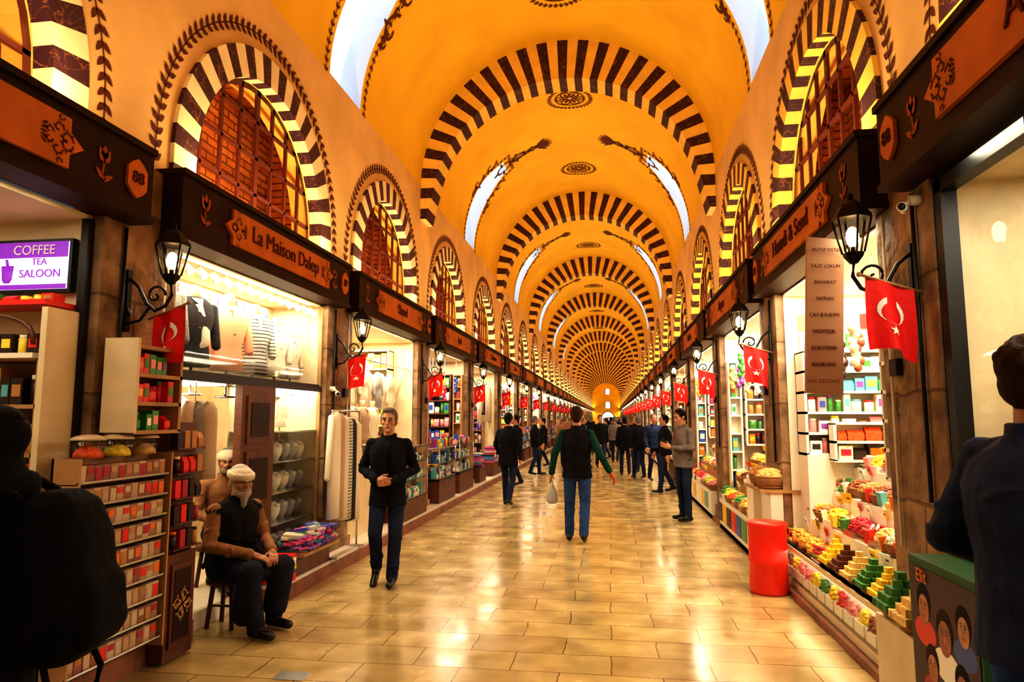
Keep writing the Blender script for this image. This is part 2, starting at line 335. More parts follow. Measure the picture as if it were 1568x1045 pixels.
shoe=mat('leather_shoe',(.012,.009,.008),.4); wbeard=mat('white_beard',(.42,.38,.33),.9,bump=.9,bscale=90); knit=mat('knit_cap',(.66,.56,.42),.9,bump=.8,bscale=110)
def C(j,t,h=hrb,s=None,sl=None): 
    d=dict(jacket=j,trousers=t,skin=s or skin,hair=h,shoe=shoe)
    if sl: d['sleeve']=sl
    return d
person('walking_man',(-2.23,6.75,0),8,1.74,dict(
    elL=(.265,.04,1.14),elR=(-.265,.04,1.14),wrL=(.095,-.2,1.04),wrR=(-.095,-.2,1.06),
    knL=(.09,-.06,.5),anL=(.06,-.03,.09),knR=(-.10,-.12,.52),anR=(-.12,.10,.17),toR=(0,-1,-.35)),
    C(blk,djean,hrg),dict(fat=1.12,hem=.16,leg=1.06,zip=1,curl=.75,hdL=(-.9,-.25,-.1),hdR=(.9,-.25,-.15),pnL=(-.1,1,.1),pnR=(.1,1,.1),thL=(0,0,1),thR=(0,0,1),toeR=-.06,fringe=1),.0075)
def plastic_bag(b,V):
    w=V['wrL']+Vector((0,-.02,-.1)); pm=mat('plastic_bag',(.4,.4,.38),.3,bump=.8,bscale=20)
    b.loft([(w.x,w.y,w.z,.012,.012),(w.x,w.y,w.z-.08,.03,.03),(w.x,w.y,w.z-.18,.07,.055),(w.x,w.y,w.z-.28,.08,.06),(w.x,w.y,w.z-.31,.05,.04)],pm)
person('strolling_man',(-.46,9.4,0),178,1.80,dict(
    elL=(.29,.05,1.14),wrL=(.34,-.04,.89),elR=(-.30,.1,1.15),wrR=(-.42,.06,.93),
    knL=(.11,-.1,.5),anL=(.12,-.12,.09),knR=(-.10,0,.5),anR=(-.09,.16,.13),toR=(0,-1,-.3)),
    C(blk,jean,hrbr,sl=grn),dict(fat=1.17,leg=1.1,gloveR=mat('red_glove',(.5,.08,.05)),hem=.12,extra=[plastic_bag]),.010)
person('passing_man',(-1.94,13.0,0),170,1.74,dict(elL=(.27,-.05,1.14),wrL=(.24,-.2,.97),elR=(-.26,.08,1.14),wrR=(-.25,.02,.9),
    knL=(.1,-.14,.52),anL=(.1,-.16,.09),knR=(-.09,0,.5),anR=(-.08,.2,.15),toR=(0,-1,-.3)),C(blk,djean,hrb),dict(hem=.2,fat=1.14),.013)
def phone(b,V):
    p=(V['wrR']+V['wrL'])/2+Vector((0,-.08,.06)); b.obox(p,(.075,.012,.15),(.5,0,0),m_metal)
person('man_with_phone',(1.17,11.6,0),-62,1.80,dict(elL=(.25,.0,1.14),wrL=(.1,-.27,1.14),elR=(-.25,.0,1.14),wrR=(-.07,-.27,1.15),hd=(0,-.05,1.62),
    knL=(.12,-.03,.5),anL=(.14,-.03,.09),anR=(-.11,.04,.09)),C(gry,djean,hrb),dict(fat=1.1,nod=18,hem=.12,hdL=(-.3,-.9,.3),hdR=(.3,-.9,.3),pnL=(-1,0,.3),pnR=(1,0,.3),thL=(0,0,1),thR=(0,0,1),curl=.6,extra=[phone]),.012)
brs=dict(pel=(0,.05,.50),nek=(0,-.03,.975),hd=(0,-.075,1.13),shL=(.19,-.02,.91),shR=(-.19,-.02,.91),elL=(.26,-.06,.66),elR=(-.26,-.06,.66),
    wrL=(.12,-.32,.60),wrR=(-.10,-.33,.60),hpL=(.1,.0,.46),hpR=(-.1,.0,.46),knL=(.15,-.42,.48),knR=(-.14,-.40,.48),anL=(.15,-.34,.09),anR=(-.12,-.46,.09))
vest=fab('black_vest',(.016,.014,.014)); robe=fab('dark_robe',(.022,.024,.040))
def robe_skirt(b,V):
    p=M(); p.loft([(0,.05,.60,.18,.15),(0,-.10,.53,.21,.24),(0,-.16,.45,.22,.28),(0,-.12,.38,.19,.24)],robe,e=2.6)
    for q,k in ((.15,-.42),(-.14,-.40)): p.cap((q,k,.47),(q*.95,k+.06,.17),.10,.095,robe)
    b.merge(organic(p,.012))
person('seated_old_man',(-3.05,5.3,0),68,1.76,brs,C(vest,robe,wbeard,skin2,sl=brn),
    dict(hem=.02,fat=1.18,leg=1.2,hat='skullcap',hatm=knit,beard=wbeard,beardlen=.06,brow=wbeard,nod=5,turn=-12,hdL=(-.5,-.8,-.3),hdR=(.6,-.8,-.3),pnL=(-.2,.1,-1),pnR=(.2,.1,-1),thL=(-1,0,0),thR=(1,0,0),curl=.6,extra=[robe_skirt]),.0075)
person('seated_companion',(-3.56,6.0,.15),50,1.70,brs,C(brn,djean,hrg,skin2),dict(hem=.02,hat='skullcap',hatm=knit,beard=hrg,beardlen=.0,turn=-20),.012)
person('man_in_navy_jacket',(1.36,2.45,0),112,1.90,dict(elL=(.29,.06,1.13),wrL=(.2,-.2,1.02),elR=(-.29,.02,1.12),wrR=(-.16,-.24,1.06)),
    C(navy,jean,hrbr),dict(fat=1.22,leg=1.1,hem=.14,curly=1,turn=8,collar=1),.0075)
def backpack(b,V):
    p=M(); bm=fab('backpack_fabric',(.007,.007,.009),.8,20)
    p.loft([(0,.27,.88,.13,.09),(0,.28,.92,.17,.125),(0,.28,1.1,.18,.135),(0,.27,1.3,.17,.12),(0,.25,1.42,.14,.09),(0,.24,1.46,.08,.05)],bm,e=3.5)
    p.loft([(0,.40,.93,.12,.03),(0,.41,.98,.14,.045),(0,.40,1.14,.13,.04),(0,.38,1.2,.1,.02)],bm,e=4)
    for q in (1,-1): p.tube([(q*.12,.17,1.44),(q*.13,.02,1.52),(q*.13,-.12,1.4),(q*.14,-.12,1.2),(q*.17,.04,1.0),(q*.15,.2,.95)],.022,bm)
    b.merge(organic(p,.012))
    for q in (1,-1): b.tube([(q*.14,.3,.9),(q*.16,.34,.8),(q*.15,.33,.72)],.012,bm)
person('backpack_traveller',(-2.12,2.12,0),-78,1.68,dict(),C(dgrn,djean,hrb),dict(fat=1.22,hem=.30,hat='scarf',hatm=dgrn,extra=[backpack]),.012)
crowd=[(.40,20.3,185,1.68,blk),(1.12,18.5,20,1.75,navy),(.75,19.2,200,1.7,blk),(-.35,23,10,1.74,dgrn),(.15,26,175,1.7,gry),(-1.6,24,180,1.72,brn),(1.20,15.8,-80,1.72,blk),
 (-2.3,16.7,-60,1.72,navy),(.9,24.5,5,1.7,gry),(-.9,31,178,1.72,blk),(.5,33,0,1.7,dgrn),(-1.9,30,20,1.66,brn),(.9,29,160,1.75,blk),(0,40,180,1.7,blk),(-1.2,42,0,1.7,navy),(.7,45,180,1.7,blk),(-2.2,20,100,1.7,blk),(-.3,52,0,1.7,dgrn),(.9,55,180,1.7,blk),(-1.5,56,180,1.7,blk)]
rc=random.Random(5)
for k in range(34):
    y=21+k*1.6+rc.random(); crowd.append((XC+rc.choice((-1,1))*rc.uniform(.3,1.8),y,rc.uniform(0,360),rc.uniform(1.6,1.78),blk))
base=[]
for i,(x,y,h,H,j) in enumerate(crowd):
    if i<7:
        t=random.uniform(.08,.2)
        o=person('shopper',(x,y,0),h,H,dict(knL=(.1,-.12,.51),anL=(.1,-.1-t/2,.09),anR=(-.09,.05+t,.13),toR=(0,-1,-.25),wrL=(.25,.0,.88),wrR=(-.25,-.14,.9)),C(j,djean,random.choice([hrb,hrbr,hrg])),dict(hem=random.choice([.1,.2,.35]),fat=random.uniform(1.08,1.2)),.018)
        base.append(o.data)
    else: inst(base[i%7],'shopper',(x,y,0),(0,0,math.radians(h)),(H/1.75,)*3)
def stool(name,x,y,z,h):
    b=M(); b.cyl((0,0,h-.04),(0,0,h),.17,.17,m_wood,16)
    for a in (45,135,225,315):
        c,s_=math.cos(math.radians(a)),math.sin(math.radians(a)); b.cyl((.15*c,.15*s_,0),(.11*c,.11*s_,h-.03),.018,.02,m_wood,8)
    b.cyl((-.13,0,.15),(.13,0,.15),.01,.01,m_wood,6); b.obj(name,(x,y,z))
stool('wooden_stool',-3.07,5.3,0,.38); stool('wooden_stool',-3.6,5.97,.14,.36)

# ---------------- room shell ----------------
b=M(); b.add([(XC-HW-2.2,-8,0),(XC+HW+2.2,-8,0),(XC+HW+2.2,YEND+.5,0),(XC-HW-2.2,YEND+.5,0)],[(0,1,2,3)],m_floor); b.obj('floor')
def Wx(s,d): return XC+s*d
def build_wall(s,name):
    b=M(); br=M(); rg=M(); mu=M()
    X=Wx(s,HW); zt=SPR+.02; r=1.18; zc=3.65; zb=3.4
    for i in range(len(B)-1):
        y0,y1=B[i],B[i+1]; yc=(y0+y1)/2
        def q(ya,yb,za,zb_,za2=None):
            b.quad((X,ya,za),(X,yb,za if za2 is None else za2),(X,yb,zb_),(X,ya,zb_),m_wall)
        q(y0,yc-r,2.96,zt); q(yc+r,y1,2.96,zt); q(yc-r,yc+r,2.96,zb)
        N=20; pts=[(yc-r,zb)]+[(yc-r*math.cos(pi*k/N),zc+r*math.sin(pi*k/N)) for k in range(N+1)]+[(yc+r,zb)]
        for k in range(1,N+1):
            (ya,za),(yb,zb2)=pts[k],pts[k+1]; q(ya,yb,za,zt,zb2)
        X2=Wx(s,HW+.32)
        for k in range(len(pts)-1):
            (ya,za),(yb,z2)=pts[k],pts[k+1]; b.quad((X,ya,za),(X,yb,z2),(X2,yb,z2),(X2,ya,za),m_cream)
        b.quad((X,yc-r,zb),(X,yc+r,zb),(X2,yc+r,zb),(X2,yc-r,zb),m_wall)
        X3=Wx(s,HW+.75)
        br.box(min(X3,X3+s*.05),max(X3,X3+s*.05),yc-1.4,yc+1.4,3.2,5.1,m_brick)
        for yy in (yc-1.4,yc+1.38): br.box(min(X2,X3),max(X2,X3),yy,yy+.02,3.2,5.1,m_brick)
        br.box(min(X2,X3),max(X2,X3),yc-1.4,yc+1.4,5.1,5.12,m_brick); br.box(min(X2,X3),max(X2,X3),yc-1.4,yc+1.4,3.2,3.22,m_brick)
        nv=31; ri,ro=1.17,1.45; xa=Wx(s,HW-.035)
        Ltot=pi*1.3+2*.25
        def pt(rad,t):
            d=t*Ltot
            if d<.25: return (yc-rad,zb+d)
            if d>Ltot-.25: return (yc+rad,zb+(Ltot-d))
            a=(d-.25)/1.3; return (yc-rad*math.cos(a),zc+rad*math.sin(a))
        pale=m_creamw if s<0 else m_cream
        for k in range(nv):
            mt=m_dark if k%2==0 else pale
            t0,t1=k/nv,(k+1)/nv
            for h in range(2):
                ta,tb=t0+(t1-t0)*h/2,t0+(t1-t0)*(h+1)/2
                A,B_,C_,D=pt(ri,ta),pt(ri,tb),pt(ro,tb),pt(ro,ta)
                rg.quad((xa,*A),(xa,*B_),(xa,*C_),(xa,*D),mt)
                rg.quad((xa,*D),(xa,*C_),(X,*C_),(X,*D),mt)
                xi=Wx(s,HW+.1); rg.quad((xa,*A),(xa,*B_),(xi,*B_),(xi,*A),mt)
        xm0,xm1=sorted((Wx(s,HW+.12),Wx(s,HW+.15)))
        for k in range(-3,4):
            dy=k*.3; zt2=zc+math.sqrt(max(0,r*r-dy*dy)); w=.016 if k else .03
            mu.box(xm0,xm1,yc+dy-w,yc+dy+w,zb,zt2,m_mull)
        for zz in (3.42,3.78,4.14,4.50):
            hw=math.sqrt(r*r-max(0,zz-zc)**2); mu.box(xm0,xm1,yc-hw,yc+hw,zz-.016,zz+.016,m_mull)
        for k in range(N):
            a0,a1=pi*k/N,pi*(k+1)/N
            f=lambda a,rr,x:(x,yc-rr*math.cos(a),zc+rr*math.sin(a))
            mu.quad(f(a0,r,xm0 if s>0 else xm1),f(a1,r,xm0 if s>0 else xm1),f(a1,r-.06,xm0 if s>0 else xm1),f(a0,r-.06,xm0 if s>0 else xm1),m_mull)
    b.obj(name); return br,rg,mu
for s,n in ((-1,'left'),(1,'right')):
    br,rg,mu=build_wall(s,'wall_'+n)
    br.obj('window_brick_'+n); rg.obj('trim_arch_'+n); mu.obj('window_'+('1' if s<0 else '2'))
NT=48
def wth(th):
    d=math.degrees(th if th<pi/2 else pi-th)
    return .5 if d<32 else max(.28,.5-.22*(d-32)/16)
cents=[(ARCH[i]+ARCH[i+1])/2 for i in range(len(ARCH)-1)]
ys=[-8.0]
for i,c in enumerate(cents):
    a,e=ARCH[i],ARCH[i+1]
    for k in range(4): ys.append(a+(c-.7-a)*k/4)
    ys+= [(c,-1),(c,1)]
    for k in range(4): ys.append(c+.7+(e-c-.7)*k/4)
ys+=[ARCH[-1],YEND+.3]
b=M(); sk_=M(); vs=[]
def Y_(l,th): return l if not isinstance(l,tuple) else l[0]+l[1]*wth(th)
for l in ys:
    for j in range(NT+1):
        th=pi*j/NT; vs.append((XC+R*math.cos(th),Y_(l,th),SPR+R*math.sin(th)))
fs=[]
K0,K1=0,13
for i in range(len(ys)-1):
    isb=isinstance(ys[i],tuple) and isinstance(ys[i+1],tuple)
    for j in range(NT):
        if isb and (K0<=j<K1 or K0<=NT-1-j<K1): continue
        o=i*(NT+1); fs.append((o+j,o+j+1,o+NT+2+j,o+NT+1+j))
b.add(vs,fs,m_vault,True)
m_shaft=mat('skylight_reveal',(.75,.82,.9),.6)
for c in cents:
    for side in (0,1):
        f=lambda j,sg,rr:(XC+(1 if side==0 else -1)*rr*math.cos(pi*j/NT),c+sg*wth(pi*j/NT),SPR+rr*math.sin(pi*j/NT))
        for j in range(K0,K1):
            for sg in (-1,1): b.quad(f(j,sg,R),f(j+1,sg,R),f(j+1,sg,R+.35),f(j,sg,R+.35),m_shaft)
            sk_.quad(f(j,-1,R+.33),f(j+1,-1,R+.33),f(j+1,1,R+.33),f(j,1,R+.33),m_sky)
        for j in (K0,K1): b.quad(f(j,-1,R),f(j,1,R),f(j,1,R+.35),f(j,-1,R+.35),m_shaft)
b.obj('ceiling'); sk_.obj('window_3')
def arch_mesh():
    b=M(); nv=49; leg=.6; Lt=pi+2*leg/R
    def pt(t,inner):
        a=t*Lt-leg/R
        if a<0: dep=(.24*(1+a/(leg/R)*.6)) if inner else 0; return (XC-(R-dep)*1, SPR+a*R)
        if a>pi: dep=(.24*(1-(a-pi)/(leg/R)*.6)) if inner else 0; return (XC+(R-dep), SPR-(a-pi)*R)
        dep=(.24+.46*math.sin(a)) if inner else 0
        return (XC-(R-dep)*math.cos(a),SPR+(R-dep)*math.sin(a))
    for k in range(nv):
        mt=m_dark if k%2==0 else m_cream
        for h in range(2):
            ta,tb=(k+h/2)/nv,(k+(h+1)/2)/nv
            for yy in (0,.5):
                A,B_,C_,D=pt(ta,1),pt(tb,1),pt(tb,0),pt(ta,0)
                b.quad((A[0],yy,A[1]),(B_[0],yy,B_[1]),(C_[0],yy,C_[1]),(D[0],yy,D[1]),mt)
            b.quad((A[0],0,A[1]),(B_[0],0,B_[1]),(B_[0],.5,B_[1]),(A[0],.5,A[1]),mt)
    for t in (0,1):
        A,D=pt(t,1),pt(t,0); b.quad((A[0],0,A[1]),(D[0],0,D[1]),(D[0],.5,D[1]),(A[0],.5,A[1]),m_wall)
    return b.mesh('trim_vault_arch')
am=arch_mesh()
for y in ARCH[1:]: inst(am,'trim_vault_arch',(0,y-.15,0))
b=M(); b.box(XC-3,XC+3,YEND,YEND+.3,0,8.4,m_vault); b.obj('wall_end')
b=M(); b.box(XC-5,XC+5,-8.3,-8,0,8.4,m_wall); b.obj('wall_back')  # unseen end cap added behind the camera to keep cool world light out
m_win=mat('far_window_glow',(.5,.7,1),.5,emit=(.7,.85,1),es=3)
def archwin(cx,z0,w,h,nm):
    b=M(); pts=[(cx-w,YEND-.02,z0),(cx+w,YEND-.02,z0)]+[(cx+w*math.cos(a),YEND-.02,z0+h+w*math.sin(a)) for a in [pi*k/10 for k in range(11)]]
    b.ext(pts,(0,-.02,0),m_win)
    b.ext([(cx+1.25*(p[0]-cx),YEND-.002,z0+(p[2]-z0)*1.12-.05) for p in pts] if z0>1 else [(cx+1.15*(p[0]-cx),YEND-.002,p[2]*1.06-.02) for p in pts],(0,-.015,0),m_orn)
    for q in (-.33,.33): b.box(cx+w*q-.03,cx+w*q+.03,YEND-.07,YEND-.04,z0,z0+h+w*.8,m_mull)
    b.box(cx-w,cx+w,YEND-.07,YEND-.04,z0+h*.6,z0+h*.6+.06,m_mull); b.obj(nm)
archwin(XC+.25,5.9,.35,.7,'window_4'); archwin(XC+.25,3.4,.4,.8,'window_5'); archwin(XC+.25,0.02,1.0,1.7,'door_1')
# ---------------- painted ornaments ----------------
class Orn:
    def __init__(s,f): s.b=M(); s.f=f
    def poly(s,pts): s.b.add([s.f(*p) for p in pts],[tuple(range(len(pts)))],m_orn)
    def leaf(s,u,v,a,L,W):
        c,d=math.cos(a),math.sin(a); s.poly([(u+c*x-d*y,v+d*x+c*y) for x,y in ((0,0),(L*.35,W),(L*.7,W*.7),(L,0),(L*.7,-W*.7),(L*.35,-W))])
    def rib(s,pts,w):
        for (a,b_),(c,d) in zip(pts,pts[1:]):
            L=math.hypot(c-a,d-b_) or 1; nx,ny=-(d-b_)/L*w,(c-a)/L*w; s.poly([(a-nx,b_-ny),(c-nx,d-ny),(c+nx,d+ny),(a+nx,b_+ny)])
    def vine(s,pts,st=.09,L=.09,W=.022,w=.007,both=True):
        s.rib(pts,w); acc=0
        for (a,b_),(c,d) in zip(pts,pts[1:]):
            ln=math.hypot(c-a,d-b_); an=math.atan2(d-b_,c-a); t=st-acc if acc else 0
            while t<ln:
                x,y=a+(c-a)*t/ln,b_+(d-b_)*t/ln
                s.leaf(x,y,an+.75,L,W)
                if both: s.leaf(x,y,an-.75,L,W)
                t+=st
            acc=(ln-(t-st)) if t>st else acc+ln
    def spiral(s,u,v,a0,r,turns,d,w=.022,lf=1):
        pts=[(u+r*(1-k/20*.85)*math.cos(a0+d*turns*2*pi*k/20)-r*math.cos(a0),v+r*(1-k/20*.85)*math.sin(a0+d*turns*2*pi*k/20)-r*math.sin(a0)) for k in range(21)]
        s.rib(pts,w)
        if lf: s.leaf(*pts[6],a0+1.5*d,r*.55,r*.12); s.leaf(*pts[11],a0+3*d,r*.5,r*.12); s.leaf(*pts[3],a0+.3*d,r*.45,r*.1)
def fv(u,v):
    th=pi/2-u/(R-.008); return (XC+(R-.008)*math.cos(th),v,SPR+(R-.008)*math.sin(th))
o=Orn(fv)
for ci,c in enumerate(cents[:8]):
    for m0 in (-2.0,2.0):
        y=c+m0
        circ=lambda r,n=32:[(r*math.cos(2*pi*k/n),y+r*math.sin(2*pi*k/n)) for k in range(n+1)]
        o.vine(circ(.43),.085,.07,.02); o.rib(circ(.30,24),.014)
        for k in range(6):
            a=k*pi/3; o.rib([(.19*math.cos(a)+.09*math.cos(2*pi*j/10),y+.19*math.sin(a)+.09*math.sin(2*pi*j/10)) for j in range(11)],.014); o.leaf(.1*math.cos(a),y+.1*math.sin(a),a,.14,.03)
        o.rib(circ(.07,10),.02)
    for q in (-1,1):
        pts=[]
        for k in range(0,15): th=pi*k/NT; pts.append((q*(pi/2-th)*R,c-wth(th)-.12))
        ptb=[]
        for k in range(0,15): th=pi*k/NT; ptb.append((q*(pi/2-th)*R,c+wth(th)+.12))
        o.vine(pts+[(pts[-1][0],c)]+ptb[::-1],.11,.08,.02)
        ub=q*(pi/2-pi*14/NT)*R; A0=pi if q>0 else 0
        for e in (-1,1):
            o.spiral(ub-q*.05,c+e*.06,A0,.30,.85,e*q,.026)
            o.spiral(ub-q*.42,c+e*.06,A0,.24,.85,e*q,.024)
            o.spiral(ub-q*.75,c+e*.04,A0,.15,.85,e*q,.02)
            o.spiral(ub+q*.30,c+e*.66,A0,.20,.8,e*q,.022)
            o.spiral(ub+q*.75,c+e*.72,A0,.24,.85,e*q,.026); o.spiral(ub+q*1.05,c+e*.72,A0,.14,.8,e*q,.02)
        for a in (-.9,-.6,-.3,0,.3,.6,.9): o.leaf(ub-q*.70,c,A0+a,.42,.05)
        o.rib([(ub,c),(ub-q*.8,c)],.035)
o.b.obj('painted_ceiling_ornament')
for s,n in ((-1,'left'),(1,'right')):
    o=Orn(lambda u,v:(Wx(s,HW-.006),u,v))
    for i in range(1,12):
        yc=(B[i]+B[i+1])/2
        o.vine([(yc-1.62,3.5)]+[(yc-1.62*math.cos(pi*k/30),3.65+1.62*math.sin(pi*k/30)) for k in range(31)]+[(yc+1.62,3.5)],.10,.10,.024)
    o.b.obj('painted_wall_ornament_'+n)

# ---------------- piers, fascias ----------------
b=M(); b.box(-.06,2.1,-.375,.375,0,2.92,m_stone); b.box(-.09,-.06,-.4,.4,0,.25,m_stone); b.box(-.06,-.01,-.375,.375,2.92,3.4,m_stone)
b.tube([(-.08,-.2,1.2),(-.08,-.2,2.9)],.012,m_metal); b.tube([(-.08,.22,.9),(-.08,.22,2.9)],.009,m_white)
b.box(-.1,-.06,.1,.2,1.9,2.0,m_metal)
pm=b.mesh('stone_pier')
for s in (-1,1):
    for y in B[1:-1]: inst(pm,'stone_pier',(Wx(s,HW),y,0),scale=(s,1,1))
def tulip(o,u,v,sc_=1):
    o.leaf(u,v-.02,pi/2+.45,.13*sc_,.03);o.leaf(u,v-.02,pi/2-.45,.13*sc_,.03);o.leaf(u,v,pi/2,.12*sc_,.03);o.rib([(u,v),(u-.01,v-.09),(u+.02,v-.13)],.008);o.leaf(u,v-.12,.5,.09,.018);o.leaf(u,v-.12,2.4,.09,.018)
names={-1:['','','Baharat','La Maison Dalep','Shawl','Ipek','Cashmere','Safran'],1:['','','Antep Pazari','Hamdi & Send','Arpas','Lokum','Ucuzcular','Malatya']}
m_tulip=mat('tulip_paint',(.40,.10,.03),.6)
for s in (-1,1):
    for i in range(1,len(B)-1):
        y0,y1=B[i]+.16,B[i+1]-.16; yc=(y0+y1)/2; w=y1-y0
        b=M(); xo,xi=Wx(s,HW-.22),Wx(s,HW-.002)
        x0,x1=min(xo,xi),max(xo,xi)
        b.box(x0,x1,y0,y1,2.95,3.42,m_fascia)
        b.box(min(Wx(s,HW-.24),xi),max(Wx(s,HW-.24),xi),y0-.01,y1+.01,3.40,3.44,m_fascia); b.box(min(Wx(s,HW-.235),xi),max(Wx(s,HW-.235),xi),y0-.01,y1+.01,2.93,2.97,m_fascia)
        xf=Wx(s,HW-.245); zc=3.185; hw=w*.30
        pl=[(yc-hw,3.04),(yc+hw,3.04),(yc+hw,3.12),(yc+hw+.1,zc),(yc+hw,3.25),(yc+hw,3.33),(yc-hw,3.33),(yc-hw,3.25),(yc-hw-.1,zc),(yc-hw,3.12)]
        b.ext([(xf,u,v) for u,v in pl],(s*.03,0,0),m_plaque)
        if i<9:
            oo=Orn(lambda u,v:(Wx(s,HW-.2475),u,v))
            for e in (-1,1):
                A0=0 if e>0 else pi
                for g in (-1,1):
                    oo.spiral(yc+e*(hw+.02),zc+g*.01,A0,.05,.85,g,.006); oo.spiral(yc+e*(hw-.05),zc+g*.055,A0,.04,.85,g*e,.005); oo.spiral(yc+e*(hw-.05),zc+g*.13,A0,.025,.8,-g,.004)
                    oo.spiral(yc+e*(hw-.12),zc+g*.02,A0,.03,.8,g,.005)
                for k in (-2,-1,0,1,2): oo.leaf(yc+e*(hw-.16),zc+k*.03,(pi if e>0 else 0)+k*.25*e,.05,.01)
            b.merge(oo.b)
            ot=Orn(lambda u,v:(Wx(s,HW-.226),u,v)); tulip(ot,y0+.28,3.22); tulip(ot,y1-.45,3.2,.8)
            for m_i,mm in enumerate(ot.b.mats): ot.b.mats[m_i]=m_tulip
            b.merge(ot.b)
            b.ext([(xf+s*.005,y1-.17+u,zc+v) for u,v in ((-.09,-.06),(-.05,-.1),(0,-.13),(.05,-.1),(.09,-.06),(.09,.06),(.05,.1),(0,.13),(-.05,.1),(-.09,.06))],(s*.02,0,0),m_plaque)
        ob=b.obj('shop_fascia')
        if 2<=i<8:
            tt=names[s][i]
            text(tt,'sign_lettering',(Wx(s,HW-.25),yc,zc+.01),(pi/2,0,-s*pi/2),.2,m_orn,ob); text(str(90-i if s<0 else 20+i) if i!=2 else '88','sign_number',(Wx(s,HW-.245),y1-.17,zc),(pi/2,0,-s*pi/2),.11,m_orn,ob)
b=M(); b.box(XC-HW+.002,XC-HW+.3,5.95,YEND,0,.12,m_curb); b.box(XC-HW+.002,XC-HW+.27,5.96,YEND,.12,.15,m_marble); b.obj('curb_left')
b=M(); b.box(XC-HW+.1,XC-HW+.13,-8,4.9,0,.16,m_curb); b.obj('baseboard_left')
b=M(); b.box(XC+HW-.14,XC+HW-.095,-8,YEND,0,.06,m_curb); b.obj('curb_right')

# ---------------- lanterns & flags ----------------
b=M()
b.cyl((.0,0,2.28),(-.02,0,2.28),.03,.03,m_iron); b.box(-.02,0,-.02,.02,2.15,2.55,m_iron)
b.tube([(-.01,0,2.5),(-.08,0,2.44),(-.14,0,2.33),(-.2,0,2.28),(-.27,0,2.31),(-.31,0,2.38),(-.3,0,2.46)],.011,m_iron)
sp=[(-.2-.07*(1-k/18)*math.cos(k*.45),0,2.38+.07*(1-k/18)*math.sin(k*.45)) for k in range(18)]; b.tube(sp,.008,m_iron)
b.tube([(-.01,0,2.2),(-.1,0,2.22),(-.16,0,2.3)],.009,m_iron)
lx=-.3
def hexr(r,z): return [(lx+r*math.cos(pi/6+j*pi/3),r*math.sin(pi/6+j*pi/3),z) for j in range(6)]
b.rings([hexr(.02,2.45),hexr(.05,2.49),hexr(.055,2.51)],m_iron,False); b.rings([hexr(.105,2.70),hexr(.10,2.72),hexr(.06,2.78),hexr(.02,2.81)],m_iron,False)
b.ell((lx,0,2.83),(.018,.018,.025),m_iron,seg=8,nr=5)
A,D=hexr(.055,2.51),hexr(.098,2.70)
for j in range(6): b.cyl(A[j],D[j],.006,.006,m_iron,5); b.quad(A[j],A[(j+1)%6],D[(j+1)%6],D[j],m_glass)
b.ell((lx,0,2.60),(.035,.035,.06),m_bulb,seg=10,nr=6); b.cyl((lx,0,2.51),(lx,0,2.56),.012,.012,m_iron)
lm=b.mesh('lantern_sconce')
m_flag=mat('flag_red',(.75,.012,.010),.7,bump=.2,bscale=30); m_fw=mat('flag_white',(.9,.88,.85),.7)
def flag_mesh(seed):
    rr=random.Random(seed); b=M(); b.cyl((0,.0,2.35),(-.36,0,2.44),.008,.008,m_lwood,6); b.ell((-.37,0,2.442),(.015,.015,.015),m_lwood,seg=6,nr=4)
    w,h=.27,.40; NX,NZ=14,18; ph=rr.uniform(0,6)
    f=lambda u,v:(-.06-u*w,.03*math.sin(ph+u*9+v*1.5)*(0.3+v),2.36+.07*u-v*h*(1-.10*math.sin(u*3.1)))
    vs=[f(i/NX,j/NZ) for j in range(NZ+1) for i in range(NX+1)]
    b.add(vs,[(j*(NX+1)+i,j*(NX+1)+i+1,(j+1)*(NX+1)+i+1,(j+1)*(NX+1)+i) for j in range(NZ) for i in range(NX)],m_flag,True)
    for off in (-.004,.004):
        g=lambda u,v:(lambda p:(p[0],p[1]+off,p[2]))(f(u,v))
        N=16; o_=[];i_=[]
        for k in range(N+1):
            a=.45+(2*pi-.9)*k/N
            o_.append(g(.5+.30*math.sin(a)*1.0,.42-.20*math.cos(a))); a2=.25+(2*pi-.5)*k/N
            i_.append(g(.5+.25*math.sin(a2)*.95,.465-.16*math.cos(a2)) if 0<k<N else o_[-1])
        for k in range(N): b.quad(o_[k],o_[k+1],i_[k+1],i_[k],m_fw)
        st=[g(.5+(.12 if k%2==0 else .05)*math.sin(k*pi/5),.72-(.08 if k%2==0 else .033)*math.cos(k*pi/5)) for k in range(10)]
        b.add([g(.5,.72)]+st,[(0,k+1,(k+1)%10+1) for k in range(10)],m_fw)
    return b.mesh('turkish_flag')
fms=[flag_mesh(i) for i in range(3)]
for s in (-1,1):
    for k,y in enumerate(B[3:22]):
        inst(lm,'lantern_sconce',(Wx(s,HW-.07),y-.15,0),scale=(s*1.05,1.05,1.03))
        inst(fms[k%3],'turkish_flag',(Wx(s,HW-.07),y+.08 if s<0 else y-.25,-.02),rot=(0,0,s*.25),scale=(s,1,1))
b=M(); b.cyl((0,0,0),(-.05,0,0),.03,.03,m_white); b.cyl((-.05,0,0),(-.08,0,-.03),.012,.012,m_white); b.cyl((-.06,.05,-.04),(-.13,-.09,-.06),.022,.026,m_white,14); b.cyl((-.13,-.09,-.06),(-.132,-.094,-.061),.02,.02,m_metal,14)
cm=b.mesh('security_camera')
for s,y,z in ((1,3.95,2.85),(-1,7.45,1.98)): inst(cm,'security_camera',(Wx(s,HW-.06),y,z),scale=(s,1,1))

